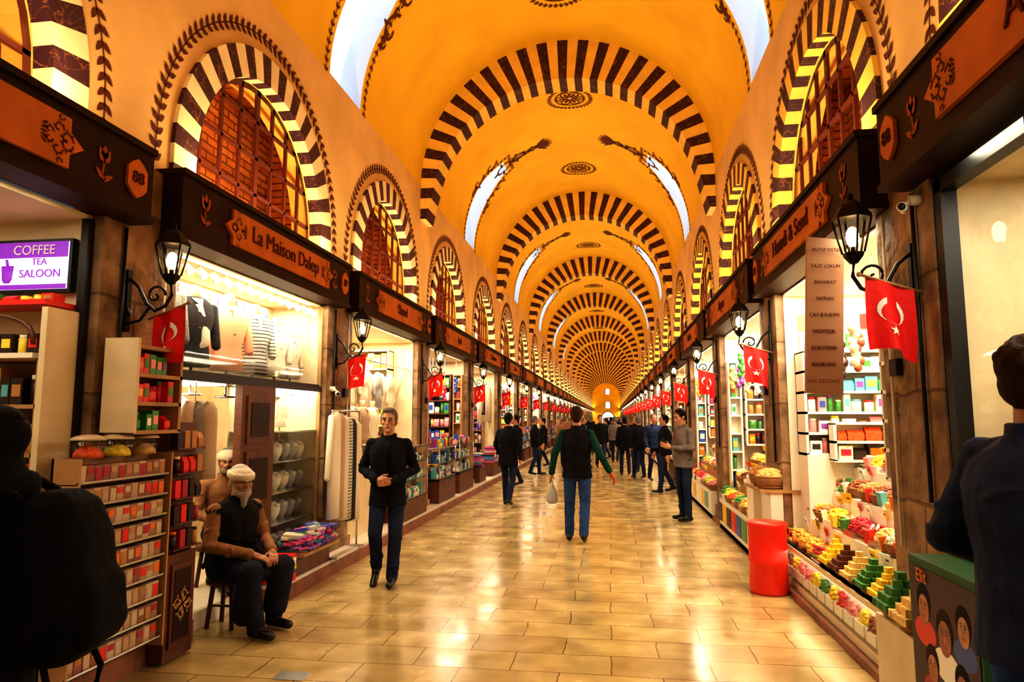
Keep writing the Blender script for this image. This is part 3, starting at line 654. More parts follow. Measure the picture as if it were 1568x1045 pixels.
# ---------------- goods helpers ----------------
def packet(b,x,y,z,w,d,h,face,rr,pal=PAL):
    t=rr.random(); m=rr.choice(pal); m2=rr.choice(PAL)
    dx,dy=(d,w) if face=='x' else (w,d)
    if t<.55:
        b.box(x-dx/2,x+dx/2,y-dy/2,y+dy/2,z,z+h,m)
        if face=='x': b.box(x-dx/2-.003,x-dx/2,y-dy*.36,y+dy*.36,z+h*.3,z+h*.75,m2)
        else: b.box(x-dx*.36,x+dx*.36,y-dy/2-.003,y-dy/2,z+h*.3,z+h*.75,m2)
    elif t<.8:
        r=w*.42; b.cyl((x,y,z),(x,y,z+h*.8),r,r,m,9); b.cyl((x,y,z+h*.8),(x,y,z+h*.95),r*.9,r*.9,m2,9)
    else:
        b.rings([[(x+sx*dx/2*k,y+sy*dy/2*k2,z+h*hh) for sx,sy in ((-1,-1),(1,-1),(1,1),(-1,1))] for k,k2,hh in ((.85,.85,0),(1,1,.15),(1,1,.55),(1 if face=='y' else .15,1 if face=='x' else .15,.9))],m,False)
def shelf(b,x0,x1,y0,y1,z0,z1,n,face,rr,frame=m_white,pal=PAL,sides=True,wmin=.07,wmax=.14):
    h=(z1-z0)/n
    if face=='x':
        b.box(x1-.02,x1,y0,y1,z0,z1,frame)
        if sides:
            for y in (y0,y1-.025): b.box(x0,x1,y,y+.025,z0,z1,frame)
    else:
        b.box(x0,x1,y1-.02,y1,z0,z1,frame)
        if sides:
            for x in (x0,x1-.025): b.box(x,x+.025,y0,y1,z0,z1,frame)
    for k in range(n+1): b.box(x0,x1,y0,y1,z0+k*h-.012,z0+k*h+.012,frame)
    for k in range(n):
        a,e=(y0,y1) if face=='x' else (x0,x1); t=a+.04; ty=rr.choice(pal)
        while t<e-.05:
            if rr.random()<.4: ty=rr.choice(pal)
            w=rr.uniform(wmin,wmax)
            if t+w>e-.03: break
            hh=h*rr.uniform(.55,.85)
            if face=='x': packet(b,x0+.08,t+w/2,z0+k*h+.012,w*.92,.11,hh,'x',rr,[ty])
            else: packet(b,t+w/2,y0+.08,z0+k*h+.012,w*.92,.11,hh,'y',rr,[ty])
            t+=w
def shell(b,yh,wallm,D=1.6,fl=m_marble):
    yh-=.012
    b.box(D,D+.05,-yh,yh,0,2.93,wallm); b.box(.02,D,-yh,-yh+.01,.14,2.9,wallm); b.box(.02,D,yh-.01,yh,.14,2.9,wallm)
    b.box(.02,D,-yh,yh,2.90,2.93,wallm); b.box(.0,D,-yh,yh,0.002,.14,fl)
def tray(b,x,y,z,w,d,rr,rim=m_white,mt=None,pieces=45):
    b.box(x-d/2,x+d/2,y-w/2,y+w/2,z-.05,z,rim)
    for a in (-1,1):
        b.box(x+a*d/2-.008,x+a*d/2+.008,y-w/2,y+w/2,z-.05,z+.03,rim); b.box(x-d/2,x+d/2,y+a*w/2-.008,y+a*w/2+.008,z-.05,z+.03,rim)
    mt=mt or rr.choice(NUT); hh=.12
    b.ell((x,y,z),(d*.48,w*.48,hh),mt,half=True,seg=12,nr=4)
    for k in range(pieces):
        a=rr.uniform(0,2*pi); q=math.sqrt(rr.random()); px,py=q*math.cos(a),q*math.sin(a)
        r=rr.uniform(.016,.024)
        b.ell((x+px*d*.46,y+py*w*.46,z+hh*math.sqrt(max(0,1-q*q))+.004),(r,r*.8,r*.7),mt,seg=6,nr=4)
wk=mat('wicker',(.35,.17,.06),.7,bump=.8,bscale=60)
def basket(b,x,y,z,r,h,rr,mt=None,pieces=70):
    n=16
    ring=lambda rad,zz:[(x+rad*math.cos(2*pi*j/n),y+rad*math.sin(2*pi*j/n),zz) for j in range(n)]
    b.rings([ring(r*.75,z),ring(r*.95,z+h*.6),ring(r,z+h),ring(r*.92,z+h),ring(r*.85,z+h*.8)],wk)
    for k in range(4): b.tube([(x+(r*(.8+.06*k))*math.cos(2*pi*j/16),y+(r*(.8+.06*k))*math.sin(2*pi*j/16),z+h*(.15+.26*k)) for j in range(17)],.008,wk,4)
    mt=mt or rr.choice(NUT); b.ell((x,y,z+h*.8),(r*.9,r*.9,r*.6),mt,half=True,seg=14,nr=5)
    for k in range(pieces):
        a=rr.uniform(0,2*pi); q=math.sqrt(rr.random()); s_=rr.uniform(.016,.024)
        b.ell((x+q*math.cos(a)*r*.88,y+q*math.sin(a)*r*.88,z+h*.8+r*.6*math.sqrt(max(0,1-q*q))),(s_,s_*.8,s_*.7),mt,seg=6,nr=4)
def stack(b,x,y,z,rr,mt,n=4,s=.05):
    for l in range(n):
        k=n-l
        for i in range(k):
            for j in range(max(1,k-1)):
                b.obox((x+(i-(k-1)/2)*s*1.1,y+(j-(k-2)/2)*s*1.1,z+s*.45+l*s*.8),(s,s,s*.8),(0,0,rr.uniform(-.3,.3)),mt)
def card(b,x,y,z,mt,rr,s=1):
    b.cyl((x,y,z),(x,y,z+.1*s),.004,.004,m_white,5); b.obox((x-.006,y,z+.13*s),(.006,.11*s,.08*s),(0,-.3,rr.uniform(-.4,.4)),mt)
    b.obox((x-.010,y,z+.13*s),(.002,.07*s,.012*s),(0,-.3,0),PAL[8])
def garment(b,x,y,z,w,h,mt,arms=True):
    b.loft([(x,y,z-h,.05,w*.5),(x,y,z-h*.6,.055,w*.42),(x,y,z-h*.25,.05,w*.46),(x,y,z-.06,.045,w*.42),(x,y,z-.01,.03,w*.2),(x,y,z,.02,.05)],mt,seg=20)
    if arms:
        for q in (-1,1): b.cap((x,y+q*w*.38,z-.07),(x-.01,y+q*w*.56,z-h*.62),.038,.03,mt,seg=8)
def bust(b,x,y,z,mt,skinm,s=1,arms=True,yaw=0):
    T=M()
    T.loft([(0,0,0,.10,.15),(0,0,.12,.09,.14),(0,0,.22,.085,.125),(-.02,0,.38,.11,.155),(0,0,.5,.08,.17),(0,0,.56,.05,.09)],mt,seg=20)
    T.loft([(0,0,.54,.05,.06),(0,0,.6,.04,.042),(0,0,.66,.04,.042)],skinm,seg=14)
    if arms:
        for q in (-1,1): T.cap((0,q*.16,.48),(-.01,q*.2,.18),.045,.036,mt,seg=10)
    T.loft([(-.045-.06,0,.30,.006,.012),(-.05-.05,0,.5,.008,.02),(-.05,0,.55,.01,.05)],skinm,seg=10)
    T.cyl((0,0,-.22),(0,0,0),.012,.012,m_chrome); T.cyl((0,0,-.23),(0,0,-.215),.09,.09,m_chrome,14)
    b.merge(T,Matrix.Translation((x,y,z))@Matrix.Rotation(yaw,4,'Z')@Matrix.Scale(s,4))
YH=1.66; D_=1.6
def hanging_bunches(b,rr,n=14,y0=-1.46,dy=.24):
    for k in range(n):
        x,y=rr.uniform(.0,.4),y0+k*dy; z=rr.uniform(2.3,2.6); m=rr.choice(NUT+PAL)
        b.cyl((x,y,z),(x,y,2.9),.003,.003,m_white,4)
        for j in range(6): b.ell((x+rr.uniform(-.02,.02),y+rr.uniform(-.02,.02),z-.055*j),(.038,.038,.045),m,seg=8,nr=5)
def v_spice(seed):
    rr=random.Random(seed); b=M(); shell(b,YH,m_white)
    LV=[(.50,-.04),(.76,.18),(1.0,.40),(1.2,.62)]
    for k,(zz,xx) in enumerate(LV):
        b.box(xx-.10,.95,-YH+.02,YH-.02,.002 if k==0 else LV[k-1][0]-.06,zz-.05,m_white if k%2==0 else m_lwood)
        y=-YH+.18
        while y<YH-.12:
            if rr.random()<.3: basket(b,xx,y,zz-.05,.14,.1,rr,pieces=45)
            else: tray(b,xx,y,zz,.27,.2,rr,rim=rr.choice([m_white,m_lwood,m_chrome]))
            if rr.random()<.5: card(b,xx+.07,y,zz+.08,rr.choice([PAL[7],PAL[13],PAL[0],PAL[1]]),rr)
            y+=.29
    for k in range(8): b.obox((-.145,-YH+.25+k*.42,.25),(.01,.34,.26),(0,0,0),rr.choice(PAL))
    shelf(b,D_-.32,D_,-YH,YH,1.2,2.6,5,'x',rr); shelf(b,.25,D_-.33,YH-.3,YH-.02,1.25,2.6,6,'y',rr)
    shelf(b,.02,.22,YH-.22,YH-.02,.05,2.5,9,'y',rr)
    hanging_bunches(b,rr)
    return b.mesh('spice_stall')
def v_counter(seed):
    rr=random.Random(seed); b=M(); shell(b,YH,m_cream2)
    for y0,y1 in ((-1.5,-.2),(.2,YH-.05)):
        b.box(-.22,.5,y0,y1,.16,.55,m_wood); b.box(-.23,.51,y0-.01,y1+.01,.53,.56,m_metal)
        for z in (.58,.85,1.1):
            b.box(-.21,.49,y0,y1,z-.012,z,m_chrome)
        for (xx,yy) in ((-.22,y0),(-.22,y1),(.5,y0),(.5,y1)): b.cyl((xx,yy,.55),(xx,yy,1.12),.01,.01,m_chrome,6)
        b.quad((-.22,y0,.56),(-.22,y1,.56),(-.22,y1,1.1),(-.22,y0,1.1),m_glass)
        b.box(-.22,.5,y0,y1,1.1,1.115,m_glass)
        for z in (.58,.85,1.12):
            for xx in (-.1,.15):
                y=y0+.08
                while y<y1-.06:
                    packet(b,xx,y,z,.09,.09,rr.uniform(.08,.2),'x',rr,PAL if z>1 else [PAL[10],PAL[4],PAL[13],PAL[3]]); y+=.11
    shelf(b,D_-.32,D_,-YH,YH,.6,2.7,7,'x',rr,frame=m_wood); shelf(b,.25,D_-.33,YH-.3,YH-.02,.6,2.6,7,'y',rr,frame=m_wood); shelf(b,.02,.22,YH-.22,YH-.02,.2,2.6,9,'y',rr,frame=m_lwood)
    hanging_bunches(b,rr,9,-1.3,.33)
    return b.mesh('gift_shop_display')
def v_textile(seed):
    rr=random.Random(seed); b=M(); shell(b,YH,m_cream2)
    b.cyl((.15,-YH,2.5),(.15,YH,2.5),.012,.012,m_chrome)
    for k in range(13):
        y=-YH+.2+k*.26
        if abs(y+.3)<.35: continue
        garment(b,.15,y,2.48,.34,rr.uniform(.6,1.0),rr.choice(CLO))
    b.box(-.2,.45,.2,YH-.03,.16,.5,m_wood); b.box(-.2,.45,-YH+.03,-.8,.16,.5,m_wood)
    for y in [v*.28+.38 for v in range(5)]+[-YH+.25,-YH+.55]:
        for x in (-.05,.25):
            z=.5
            for k in range(rr.randint(4,10)): b.obox((x,y,z+.02),(.26,.25,.036),(0,0,rr.uniform(-.06,.06)),rr.choice(CLO)); z+=.04
    for y in (-YH+.3,.5,1.1): bust(b,.6,y,1.2,rr.choice(CLO),m_cream2)
    shelf(b,D_-.32,D_,-YH,YH,.3,2.7,6,'x',rr,pal=CLO,frame=m_lwood); shelf(b,.3,D_-.33,YH-.3,YH-.02,.3,2.3,6,'y',rr,pal=CLO,frame=m_lwood)
    return b.mesh('textile_shop_display')
def v_lamp(seed):
    rr=random.Random(seed); b=M(); shell(b,YH,m_white)
    gl=[mat('mosaic_%d'%i,c,.3,emit=c,es=1.6) for i,c in enumerate([(.9,.2,.05),(.1,.3,.9),(.9,.6,.1),(.1,.6,.3),(.7,.1,.5)])]
    for k in range(16):
        x,y,z=rr.uniform(0,.7),-YH+.15+k*.21,rr.uniform(2.0,2.6); b.cyl((x,y,z),(x,y,2.9),.004,.004,m_iron,4); b.ell((x,y,z),(.08,.08,.09),rr.choice(gl),seg=12,nr=8); b.cyl((x,y,z+.08),(x,y,z+.11),.03,.02,m_iron,8)
    for k in range(4):
        b.box(-.12+.22*k,.9,-YH+.03,YH-.03,.002 if k==0 else .3,.42+.22*k,m_wood)
        y=-YH+.12
        while y<YH-.1: packet(b,-.02+.22*k,y,.42+.22*k,.12,.12,rr.uniform(.1,.22),'x',rr); y+=.14
    shelf(b,D_-.32,D_,-YH,YH,1.1,2.6,5,'x',rr); shelf(b,.3,D_-.33,YH-.3,YH-.02,.9,2.6,6,'y',rr)
    return b.mesh('souvenir_shop_display')
vm=[('spice_stall',v_spice(1)),('gift_shop_display',v_counter(2)),('spice_stall',v_spice(3)),('textile_shop_display',v_textile(4)),('souvenir_shop_display',v_lamp(5))]
orderL=[1,1,3,1,4,1,3,0,1,4,3,1,2]; orderR=[0,2,0,4,2,0,1,2,0,4]
for i in range(1,len(B)-1):
    yc=(B[i]+B[i+1])/2; w=(B[i+1]-B[i]-.75)/3.33
    for s in (-1,1):
        custom=(s<0 and i in (2,3,4)) or (s>0 and i in (2,3))
        if not custom:
            k=(orderL if s<0 else orderR)[i%(13 if s<0 else 10)]
            n_,me=vm[k]; inst(me,n_,(Wx(s,HW),yc,0),scale=(s,w,1))
def place(b,name,s,i): return b.obj(name,(Wx(s,HW),(B[i]+B[i+1])/2,0),scale=(s,1,1))
# L0 coffee shop
rr=random.Random(11); i=2; yh=(B[i+1]-B[i])/2-.375
b=M(); shell(b,yh,m_cream2,1.6)
shelf(b,.08,1.2,yh-.26,yh-.02,1.15,2.0,3,'y',rr,frame=m_lwood,pal=[PAL[7],PAL[8],PAL[9],PAL[0],PAL[2],PAL[8]],wmin=.05,wmax=.09)
b.box(.08,1.2,yh-.26,yh-.015,.15,1.12,m_wood)
for k in range(3): shelf(b,.08,1.2,yh-.45,yh-.27,.2+.3*k,.5+.3*k,1,'y',rr,frame=m_lwood)
b.box(.06,1.25,yh-.28,yh-.02,2.32,2.35,PAL[0]); 
x=.12
while x<1.15: packet(b,x,yh-.16,2.35,.08,.09,.05,'y',rr,[PAL[2],PAL[0],PAL[7],PAL[3]]); x+=.09
pts=[(.45+.33*math.cos(a)*1.0,yh-.28,2.08+.18*math.sin(a)**.7) for a in [pi*k/14 for k in range(15)]]
b.tube(pts,.014,m_wood); b.box(.1,.8,yh-.3,yh-.04,2.0,2.03,m_white)
x=.16
while x<.75: packet(b,x,yh-.2,2.03,.08,.08,.12,'y',rr,[PAL[7],PAL[8],PAL[9]]); x+=.09
b.box(.02,.06,yh-.3,yh-.02,.15,2.3,m_cream2); b.box(0,.05,yh-.06,yh-.015,.15,2.9,m_metal)
place(b,'coffee_shop_display',-1,2)
b=M(); m_lb=mat('lightbox_sign',(.9,.85,.95),.4,emit=(.85,.72,1),es=1.0); b.box(-3.84,-3.31,3.74,3.79,2.43,2.77,m_metal); b.box(-3.82,-3.33,3.73,3.745,2.45,2.75,m_lb)
m_pur=mat('sign_purple',(.2,.03,.35),.5,emit=(.20,.02,.42),es=.7); b.box(-3.82,-3.33,3.728,3.731,2.65,2.75,m_pur); b.box(-3.82,-3.33,3.728,3.731,2.45,2.48,m_pur)
b.loft([(-3.74,3.722,2.49,.02,.004),(-3.74,3.722,2.51,.035,.004),(-3.74,3.722,2.60,.045,.004)],m_pur,seg=10)
b.tube([(-3.74,3.722,2.6),(-3.75,3.722,2.64)],.008,m_pur)
o=b.obj('coffee_salon_sign'); text('COFFEE','line_1',(-3.56,3.722,2.695),(pi/2,0,0),.085,m_fw,o,.002); text('TEA','line_2',(-3.52,3.722,2.62),(pi/2,0,0),.06,m_pur,o,.002); text('SALOON','line_3',(-3.51,3.722,2.545),(pi/2,0,0),.072,m_pur,o,.002)
# L1 scarf shop
i=3; yc=(B[i]+B[i+1])/2; yh=(B[i+1]-B[i])/2-.375; rr=random.Random(12)
b=M(); shell(b,yh,m_cream2,1.3)
b.box(.0,.6,-yh+.02,yh-.02,1.96,2.02,m_metal); b.box(-.02,.02,-yh+.02,yh-.02,1.94,2.0,m_metal); b.box(.6,.62,-yh+.02,yh-.02,2.0,2.89,m_cream2)
for y in (-yh+.005,yh-.04): b.box(-.01,.03,y,y+.03,.16,2.9,m_lwood)
b.quad((0,-yh+.02,2.02),(0,yh-.02,2.02),(0,yh-.02,2.9),(0,-yh+.02,2.9),m_glass)
silver=mat('silver_knit',(.28,.26,.22),.5,bump=1,bscale=90); peach=mat('peach_silk',(.85,.40,.24),.5); strp=brickmat('striped_blouse',(.8,.78,.72),(.75,.72,.68),(.08,.08,.09),3,.035,.006,.7,'yz')
for y,mt,sc_,yw in ((-1.12,silver,1.08,.5),(-.66,CLO[2],1.05,.5),(-.12,peach,1.08,.5),(.34,strp,1.05,.5),(.78,CLO[0],.95,.4),(1.14,CLO[4],.8,.3)): bust(b,.26,y,2.08,mt,m_cream2,sc_,yaw=yw)
b.loft([(.22,-.66,2.12,.03,.05),(.16,-.62,2.3,.02,.06),(.15,-.66,2.5,.02,.05),(.2,-.66,2.6,.03,.07)],CLO[0],seg=12)
for y,mt in ((-1.3,silver),(-.9,CLO[3]),(.1,CLO[4]),(.58,CLO[3]),(1.0,CLO[1])): garment(b,.48,y,2.72,.34,.6,mt)
for k in range(14): b.cyl((.1,-1.25+.19*k,2.89),(.09,-1.25+.19*k,2.85),.01,.01,m_white,6); b.cyl((.1,-1.25+.19*k,2.87),(.04,-1.25+.19*k,2.80),.025,.035,m_white,12); b.cyl((.041,-1.25+.19*k,2.801),(.037,-1.25+.19*k,2.797),.03,.03,m_em,12)
for k in range(16): b.tube([(.56,-1.25+k*.16,2.85),(.56,-1.24+k*.16,2.55)],.014,rr.choice([PAL[0],PAL[4],PAL[9],PAL[12]]),5)
yd0,yd1=5.62-yc,6.22-yc
b.box(-.03,.04,yd0,yd1,.16,1.94,m_wood)
for z0,z1 in ((.25,.75),(.85,1.35),(1.42,1.85)): b.box(-.045,-.03,yd0+.08,yd1-.08,z0,z1,m_wood); b.box(-.052,-.045,yd0+.14,yd1-.14,z0+.06,z1-.06,m_fascia)
b.cyl((-.09,yd0+.05,.95),(-.09,yd0+.05,1.2),.012,.012,m_chrome); 
b.box(.01,.45,yd1+.02,yh-.02,.14,.3,m_wood); b.quad((0,yd1+.04,.3),(0,yh-.02,.3),(0,yh-.02,1.95),(0,yd1+.04,1.95),m_glass); b.box(.45,.47,yd1,yh-.02,.14,1.95,m_cream2)
b.box(.02,.44,yd1+.05,yh-.04,1.925,1.94,m_em)
for z in (.3,.62,.92,1.22,1.52): 
    b.box(.02,.45,yd1+.04,yh-.03,z-.012,z,m_chrome)
    y=yd1+.14
    while y<yh-.1:
        if z<1.5:
            b.loft([(.2,y,z,.03,.04),(.2,y,z+.06,.06,.07),(.2,y,z+.12,.07,.08),(.2,y,z+.18,.03,.04)],CLO[0] if rr.random()<.6 else CLO[8],seg=12); b.ell((.16,y,z+.14),(.03,.05,.03),CLO[4],seg=8,nr=5)
        y+=.17
bust(b,.25,yd1+.3,1.55,CLO[0],m_cream2,.6); bust(b,.25,yd1+.65,1.55,CLO[4],m_cream2,.6)
shelf(b,.75,1.28,yd0-.35,yd0-.1,.2,1.9,5,'y',rr,frame=m_white,pal=CLO+PAL)
bust(b,.3,yd0-.55,1.35,CLO[0],m_cream2,.9,arms=False,yaw=.6); bust(b,.3,yd0-.95,1.3,CLO[9],m_cream2,.9,arms=False,yaw=.6)
b.box(.15,.9,-yh+.05,yd0-.42,.14,.95,m_wood); b.box(.1,1.2,-yh+.1,yd0-.05,1.93,1.95,m_em)
place(b,'scarf_shop_display',-1,3)
b=M(); b.box(-3.2,-2.98,6.3,7.1,.15,.34,m_wood); b.box(-3.2,-2.88,6.28,7.12,.34,.37,m_lwood)
for k in range(190):
    y=6.34+rr.random()*.72; x=rr.uniform(-3.12,-2.95); lay=k//34
    b.obox((x,y,.39+lay*.028),(.19,rr.uniform(.06,.12),.022),(rr.uniform(-.15,.15),rr.uniform(-.25,.25),rr.uniform(-.6,.6)),rr.choice(CLO[3:]+[CLO[5],CLO[11],CLO[10],CLO[6]]))
b.obj('folded_scarf_table')
b=M()
for k in range(7):
    b.obox((-3.05,6.1,.17+.035*k),(.25,.22,.03),(0,0,rr.uniform(-.1,.1)),rr.choice([PAL[0],PAL[4],PAL[13],PAL[7]]))
b.obj('folded_textile_pile')
b=M()
for k in range(6): garment(b,-3.0,7.22+k*.12,1.72-.02*k,.3,1.15,[CLO[0],CLO[3],CLO[4],strp,CLO[2],CLO[4]][k])
b.cyl((-3.0,7.12,1.73),(-3.0,7.95,1.73),.01,.01,m_chrome)
for y in (7.13,7.94): b.cyl((-3.0,y,.15),(-3.0,y,1.73),.01,.01,m_chrome); b.box(-3.12,-2.9,y-.02,y+.02,.15,.17,m_chrome)
b.obj('clothes_rack')
# L2 textile + glass counter
i=4; yc=(B[i]+B[i+1])/2; yh=(B[i+1]-B[i])/2-.375; rr=random.Random(13)
b=M(); shell(b,yh,m_cream2,1.5)
b.cyl((.1,-yh+.02,2.45),(.1,yh-.02,2.45),.01,.01,m_chrome)
for k in range(9): garment(b,.3+.05*(k%2),-yh+.2+k*.3,2.35,.3,rr.uniform(.5,.8),CLO[[0,4,0,3,0,4,8,0,4][k]])
shelf(b,1.15,1.48,-yh+.02,yh-.02,.2,2.75,8,'x',rr,frame=m_cream2,pal=[PAL[3],PAL[9],PAL[13],PAL[7],PAL[5]]); shelf(b,.35,1.13,yh-.3,yh-.02,.3,2.75,8,'y',rr,frame=m_cream2,pal=[PAL[3],PAL[9],PAL[13],PAL[7],PAL[12]])
b.box(-.25,.25,.1,yh-.02,.15,.45,m_wood)
for z in (.45,.72,.98): 
    b.box(-.25,.25,.1,yh-.02,z-.01,z+.01,m_chrome)
    for xx in (-.15,.05):
        y=.17
        while y<yh-.07: packet(b,xx,y,z+.01,.08,.08,rr.uniform(.07,.17),'x',rr,[PAL[10],PAL[4],PAL[13],PAL[10],PAL[3]]); y+=.09
b.quad((-.25,.1,.45),(-.25,yh-.02,.45),(-.25,yh-.02,1.2),(-.25,.1,1.2),m_glass); b.quad((-.25,.1,.45),(.25,.1,.45),(.25,.1,1.2),(-.25,.1,1.2),m_glass)
for y in (.1,yh-.02): 
    for x in (-.25,.25): b.cyl((x,y,.45),(x,y,1.22),.01,.01,m_chrome,6)
b.box(-.26,.26,.09,yh-.02,1.2,1.22,m_chrome)
for y in (-.9,-.5,-.1): bust(b,.15,y,1.3,CLO[0] if y!=-.5 else CLO[3],m_cream2,.9)
b.box(.0,.4,-yh+.1,.05,.14,1.05,m_cream2)
place(b,'shawl_shop_display',-1,4)
# spice box rack
rr=random.Random(21); b=M()
m_dim=[mat('box_muted_%d'%k,c,.6) for k,c in enumerate([(.48,.32,.20),(.36,.20,.12),(.55,.42,.30),(.30,.13,.09)])]
Y0,Y1=3.5,4.33
b.box(-3.13,-3.115,Y0,Y1,.2,1.42,m_lwood)
for k in range(9):
    z=.22+k*.132; b.box(-3.115,-2.96,Y0,Y1,z-.006,z,m_metal); b.box(-2.965,-2.958,Y0,Y1,z,z+.012,m_chrome)
    y=Y0+.025
    while y<Y1-.07:
        b.box(-3.08,-2.98,y,y+.06,z,z+.1,rr.choice(m_dim)); b.box(-2.98,-2.977,y+.006,y+.054,z+rr.choice((.01,.03,.05)),z+.085,rr.choice([PAL[0],PAL[5],PAL[9],PAL[6],m_dim[2],m_dim[0],m_dim[2]])); y+=.064
for y in (Y0,Y1-.015): b.box(-3.13,-2.95,y,y+.015,.16,1.42,m_lwood)
for k in range(3): b.cyl((-3.04,3.66+k*.24,1.42),(-3.04,3.66+k*.24,1.52),.085,.095,m_glass,16); b.ell((-3.04,3.66+k*.24,1.42),(.08,.08,.07),rr.choice(NUT),half=True,seg=16,nr=4); b.ell((-3.04,3.66+k*.24,1.52),(.098,.098,.035),mat('clear_lid',(.55,.42,.28),.2),half=True,seg=16,nr=4)
b.obj('spice_box_rack')
b=M(); T=M(); shelf(T,-.2,0,0,.46,1.58,2.12,3,'x',rr,frame=m_lwood,pal=[PAL[0],PAL[2],PAL[5],PAL[0]],wmin=.05,wmax=.07)
b.merge(T,Matrix.Translation((-3.12,3.88,-.02))@Matrix.Scale(-1,4,(1,0,0))); b.box(-3.13,-2.9,3.85,3.875,1.56,2.15,m_cream2); b.obj('tea_box_shelf')
b=M(); b.box(-3.12,-2.98,4.37,4.69,.02,.72,m_wood); b.box(-2.98,-2.965,4.41,4.65,.1,.65,m_wood); b.box(-2.965,-2.96,4.44,4.62,.14,.61,m_fascia)
oo=Orn(lambda u,v:(-2.957,u,v)); 
for g in (0,1,2,3): oo.spiral(4.53,.375,g*pi/2,.06,.8,1,.006)
for k in range(8): oo.leaf(4.53,.375,k*pi/4,.08,.015)
for k,_ in enumerate(oo.b.mats): oo.b.mats[k]=m_lwood
b.merge(oo.b); b.box(-3.12,-3.02,4.37,4.69,.72,1.62,m_wood)
for k in range(5):
    b.box(-3.02,-2.94,4.37,4.69,.75+.17*k,.76+.17*k,m_wood)
    for j in range(4): packet(b,-2.98,4.41+.08*j,.76+.17*k,.06,.05,.12,'x',rr,[PAL[8],PAL[9],PAL[6],PAL[8],PAL[0]])
b.obj('carved_wooden_cabinet')
b=M(); 
for k in range(3): garment(b,-3.2+.04*k,4.86+.07*k,1.78,.2,.6,[CLO[3],silver,CLO[3]][k],False)
b.cyl((-3.18,4.9,1.78),(-3.18,4.9,1.94),.005,.005,m_chrome); b.obj('hanging_shawls')

# R1 Turkish delight shop
i=3; yc=(B[i]+B[i+1])/2; yh=(B[i+1]-B[i])/2-.375; rr=random.Random(31)
b=M(); shell(b,yh,m_white,1.6)
bright=[PAL[k] for k in (13,7,11,3,2,10,5,13,0)]
shelf(b,.1,1.55,yh-.32,yh-.02,1.3,2.3,5,'y',rr,frame=m_white,pal=bright,wmin=.06,wmax=.13); b.box(.1,1.55,yh-.34,yh-.015,.14,1.3,m_white)
shelf(b,.3,1.1,yh-.5,yh-.33,1.25,1.6,2,'y',rr,frame=m_white,pal=NUT+PAL,wmin=.08,wmax=.16)
x=.15
while x<1.4: b.box(x,x+.13,yh-.06,yh-.03,2.36,2.5,rr.choice(bright)); b.box(x,x+.13,yh-.06,yh-.03,2.55,2.7,rr.choice(bright)); x+=.15
shelf(b,1.25,1.58,-yh+.02,yh-.35,.3,2.6,7,'x',rr,pal=bright)
shelf(b,.02,.22,-yh+.02,-yh+.3,1.25,2.2,5,'x',rr,pal=PAL,wmin=.05,wmax=.08)
lok=[NUT[7],NUT[4],NUT[9],NUT[1],NUT[2],NUT[10],NUT[8],NUT[12]]
y0,y1=-yh-.1,yh+.15
b.box(-.08,.9,y0,y1,.002,.12,m_cream2)
b.box(.0,.9,y0,y1,.12,.42,m_white); b.quad((-.08,y0,.12),(-.08,y1,.12),(-.08,y1,.4),(-.08,y0,.4),m_glass); b.box(-.1,.02,y0,y1,.40,.44,m_cream2)
for k in range(14): tray(b,-.04,y0+.12+k*.22,.2,.18,.06,rr,mt=rr.choice(lok),pieces=12)
b.box(-.05,-.03,y0+.05,y1-.05,.385,.398,m_emc)
LV=[(.46,.02),(.72,.22),(.97,.42),(1.2,.62)]
for k,(zz,xx) in enumerate(LV): b.box(xx-.11,1.0,y0,y1,.42 if k==0 else LV[k-1][0]-.03,zz-.02,m_white)
y=y0+.15; k=0
while y<y1-.1:
    for st,(zz,xx) in enumerate(LV):
        x,z=xx,zz; t=rr.random(); yy=y+rr.uniform(-.02,.02)
        if st==0 and y<.2:
            b.loft([(x,y,z-.015,.08,.11),(x,y,z+.01,.10,.13),(x,y,z+.04,.11,.135)],wk,seg=16); stack(b,x,y,z+.03,rr,lok[k%4],5,.046)
        elif st==0 and t<.6: tray(b,x,y,z,.25,.19,rr,rim=m_glass,mt=rr.choice([NUT[8],NUT[1],NUT[11]]))
        elif t<.35: tray(b,x,yy,z,.26,.2,rr,rim=rr.choice([m_white,m_chrome]),mt=rr.choice(NUT+lok),pieces=70)
        elif t<.6: basket(b,x,yy,z-.02,.125,.09,rr,rr.choice(NUT+lok),80)
        elif t<.8:
            b.box(x-.1,x+.1,y-.13,y+.13,z-.02,z,m_white); stack(b,x-.03,y-.05,z,rr,rr.choice(lok),4,.04); stack(b,x+.04,y+.07,z,rr,rr.choice(lok),3,.04)
        else: 
            b.box(x-.1,x+.1,y-.13,y+.13,z-.02,z,m_chrome)
            for q in range(30): b.cap((x+rr.uniform(-.08,.08),y-.11,z+.015+.02*(q//6)),(x+rr.uniform(-.08,.08),y+.11,z+.015+.02*(q//6)),.013,.013,rr.choice([lok[5],NUT[5],NUT[3],NUT[8]]),seg=6)
        if rr.random()<.75: card(b,x+.08,y+rr.uniform(-.05,.05),z+.07,rr.choice([PAL[7],PAL[13],PAL[0],PAL[1],PAL[13]]),rr,rr.uniform(.8,1.2))
        if st>0 and rr.random()<.5: b.obox((x-.09,y+.12,z+.05),(.05,.07,.1),(0,-.15,rr.uniform(-.4,.4)),rr.choice(bright))
    y+=.27; k+=1
for k in range(4): basket(b,.85,y0+.3+k*.6,1.22,.16,.12,rr)
for k in range(22): b.obox((.74+rr.uniform(-.03,.03),y0+.15+k*.13,1.27+rr.uniform(0,.03)),(.04,.10,rr.uniform(.14,.22)),(0,-.2,rr.uniform(-.2,.2)),rr.choice(bright+NUT))
hanging_bunches(b,rr,8,-1.1,.3)
place(b,'turkish_delight_counter',1,3)
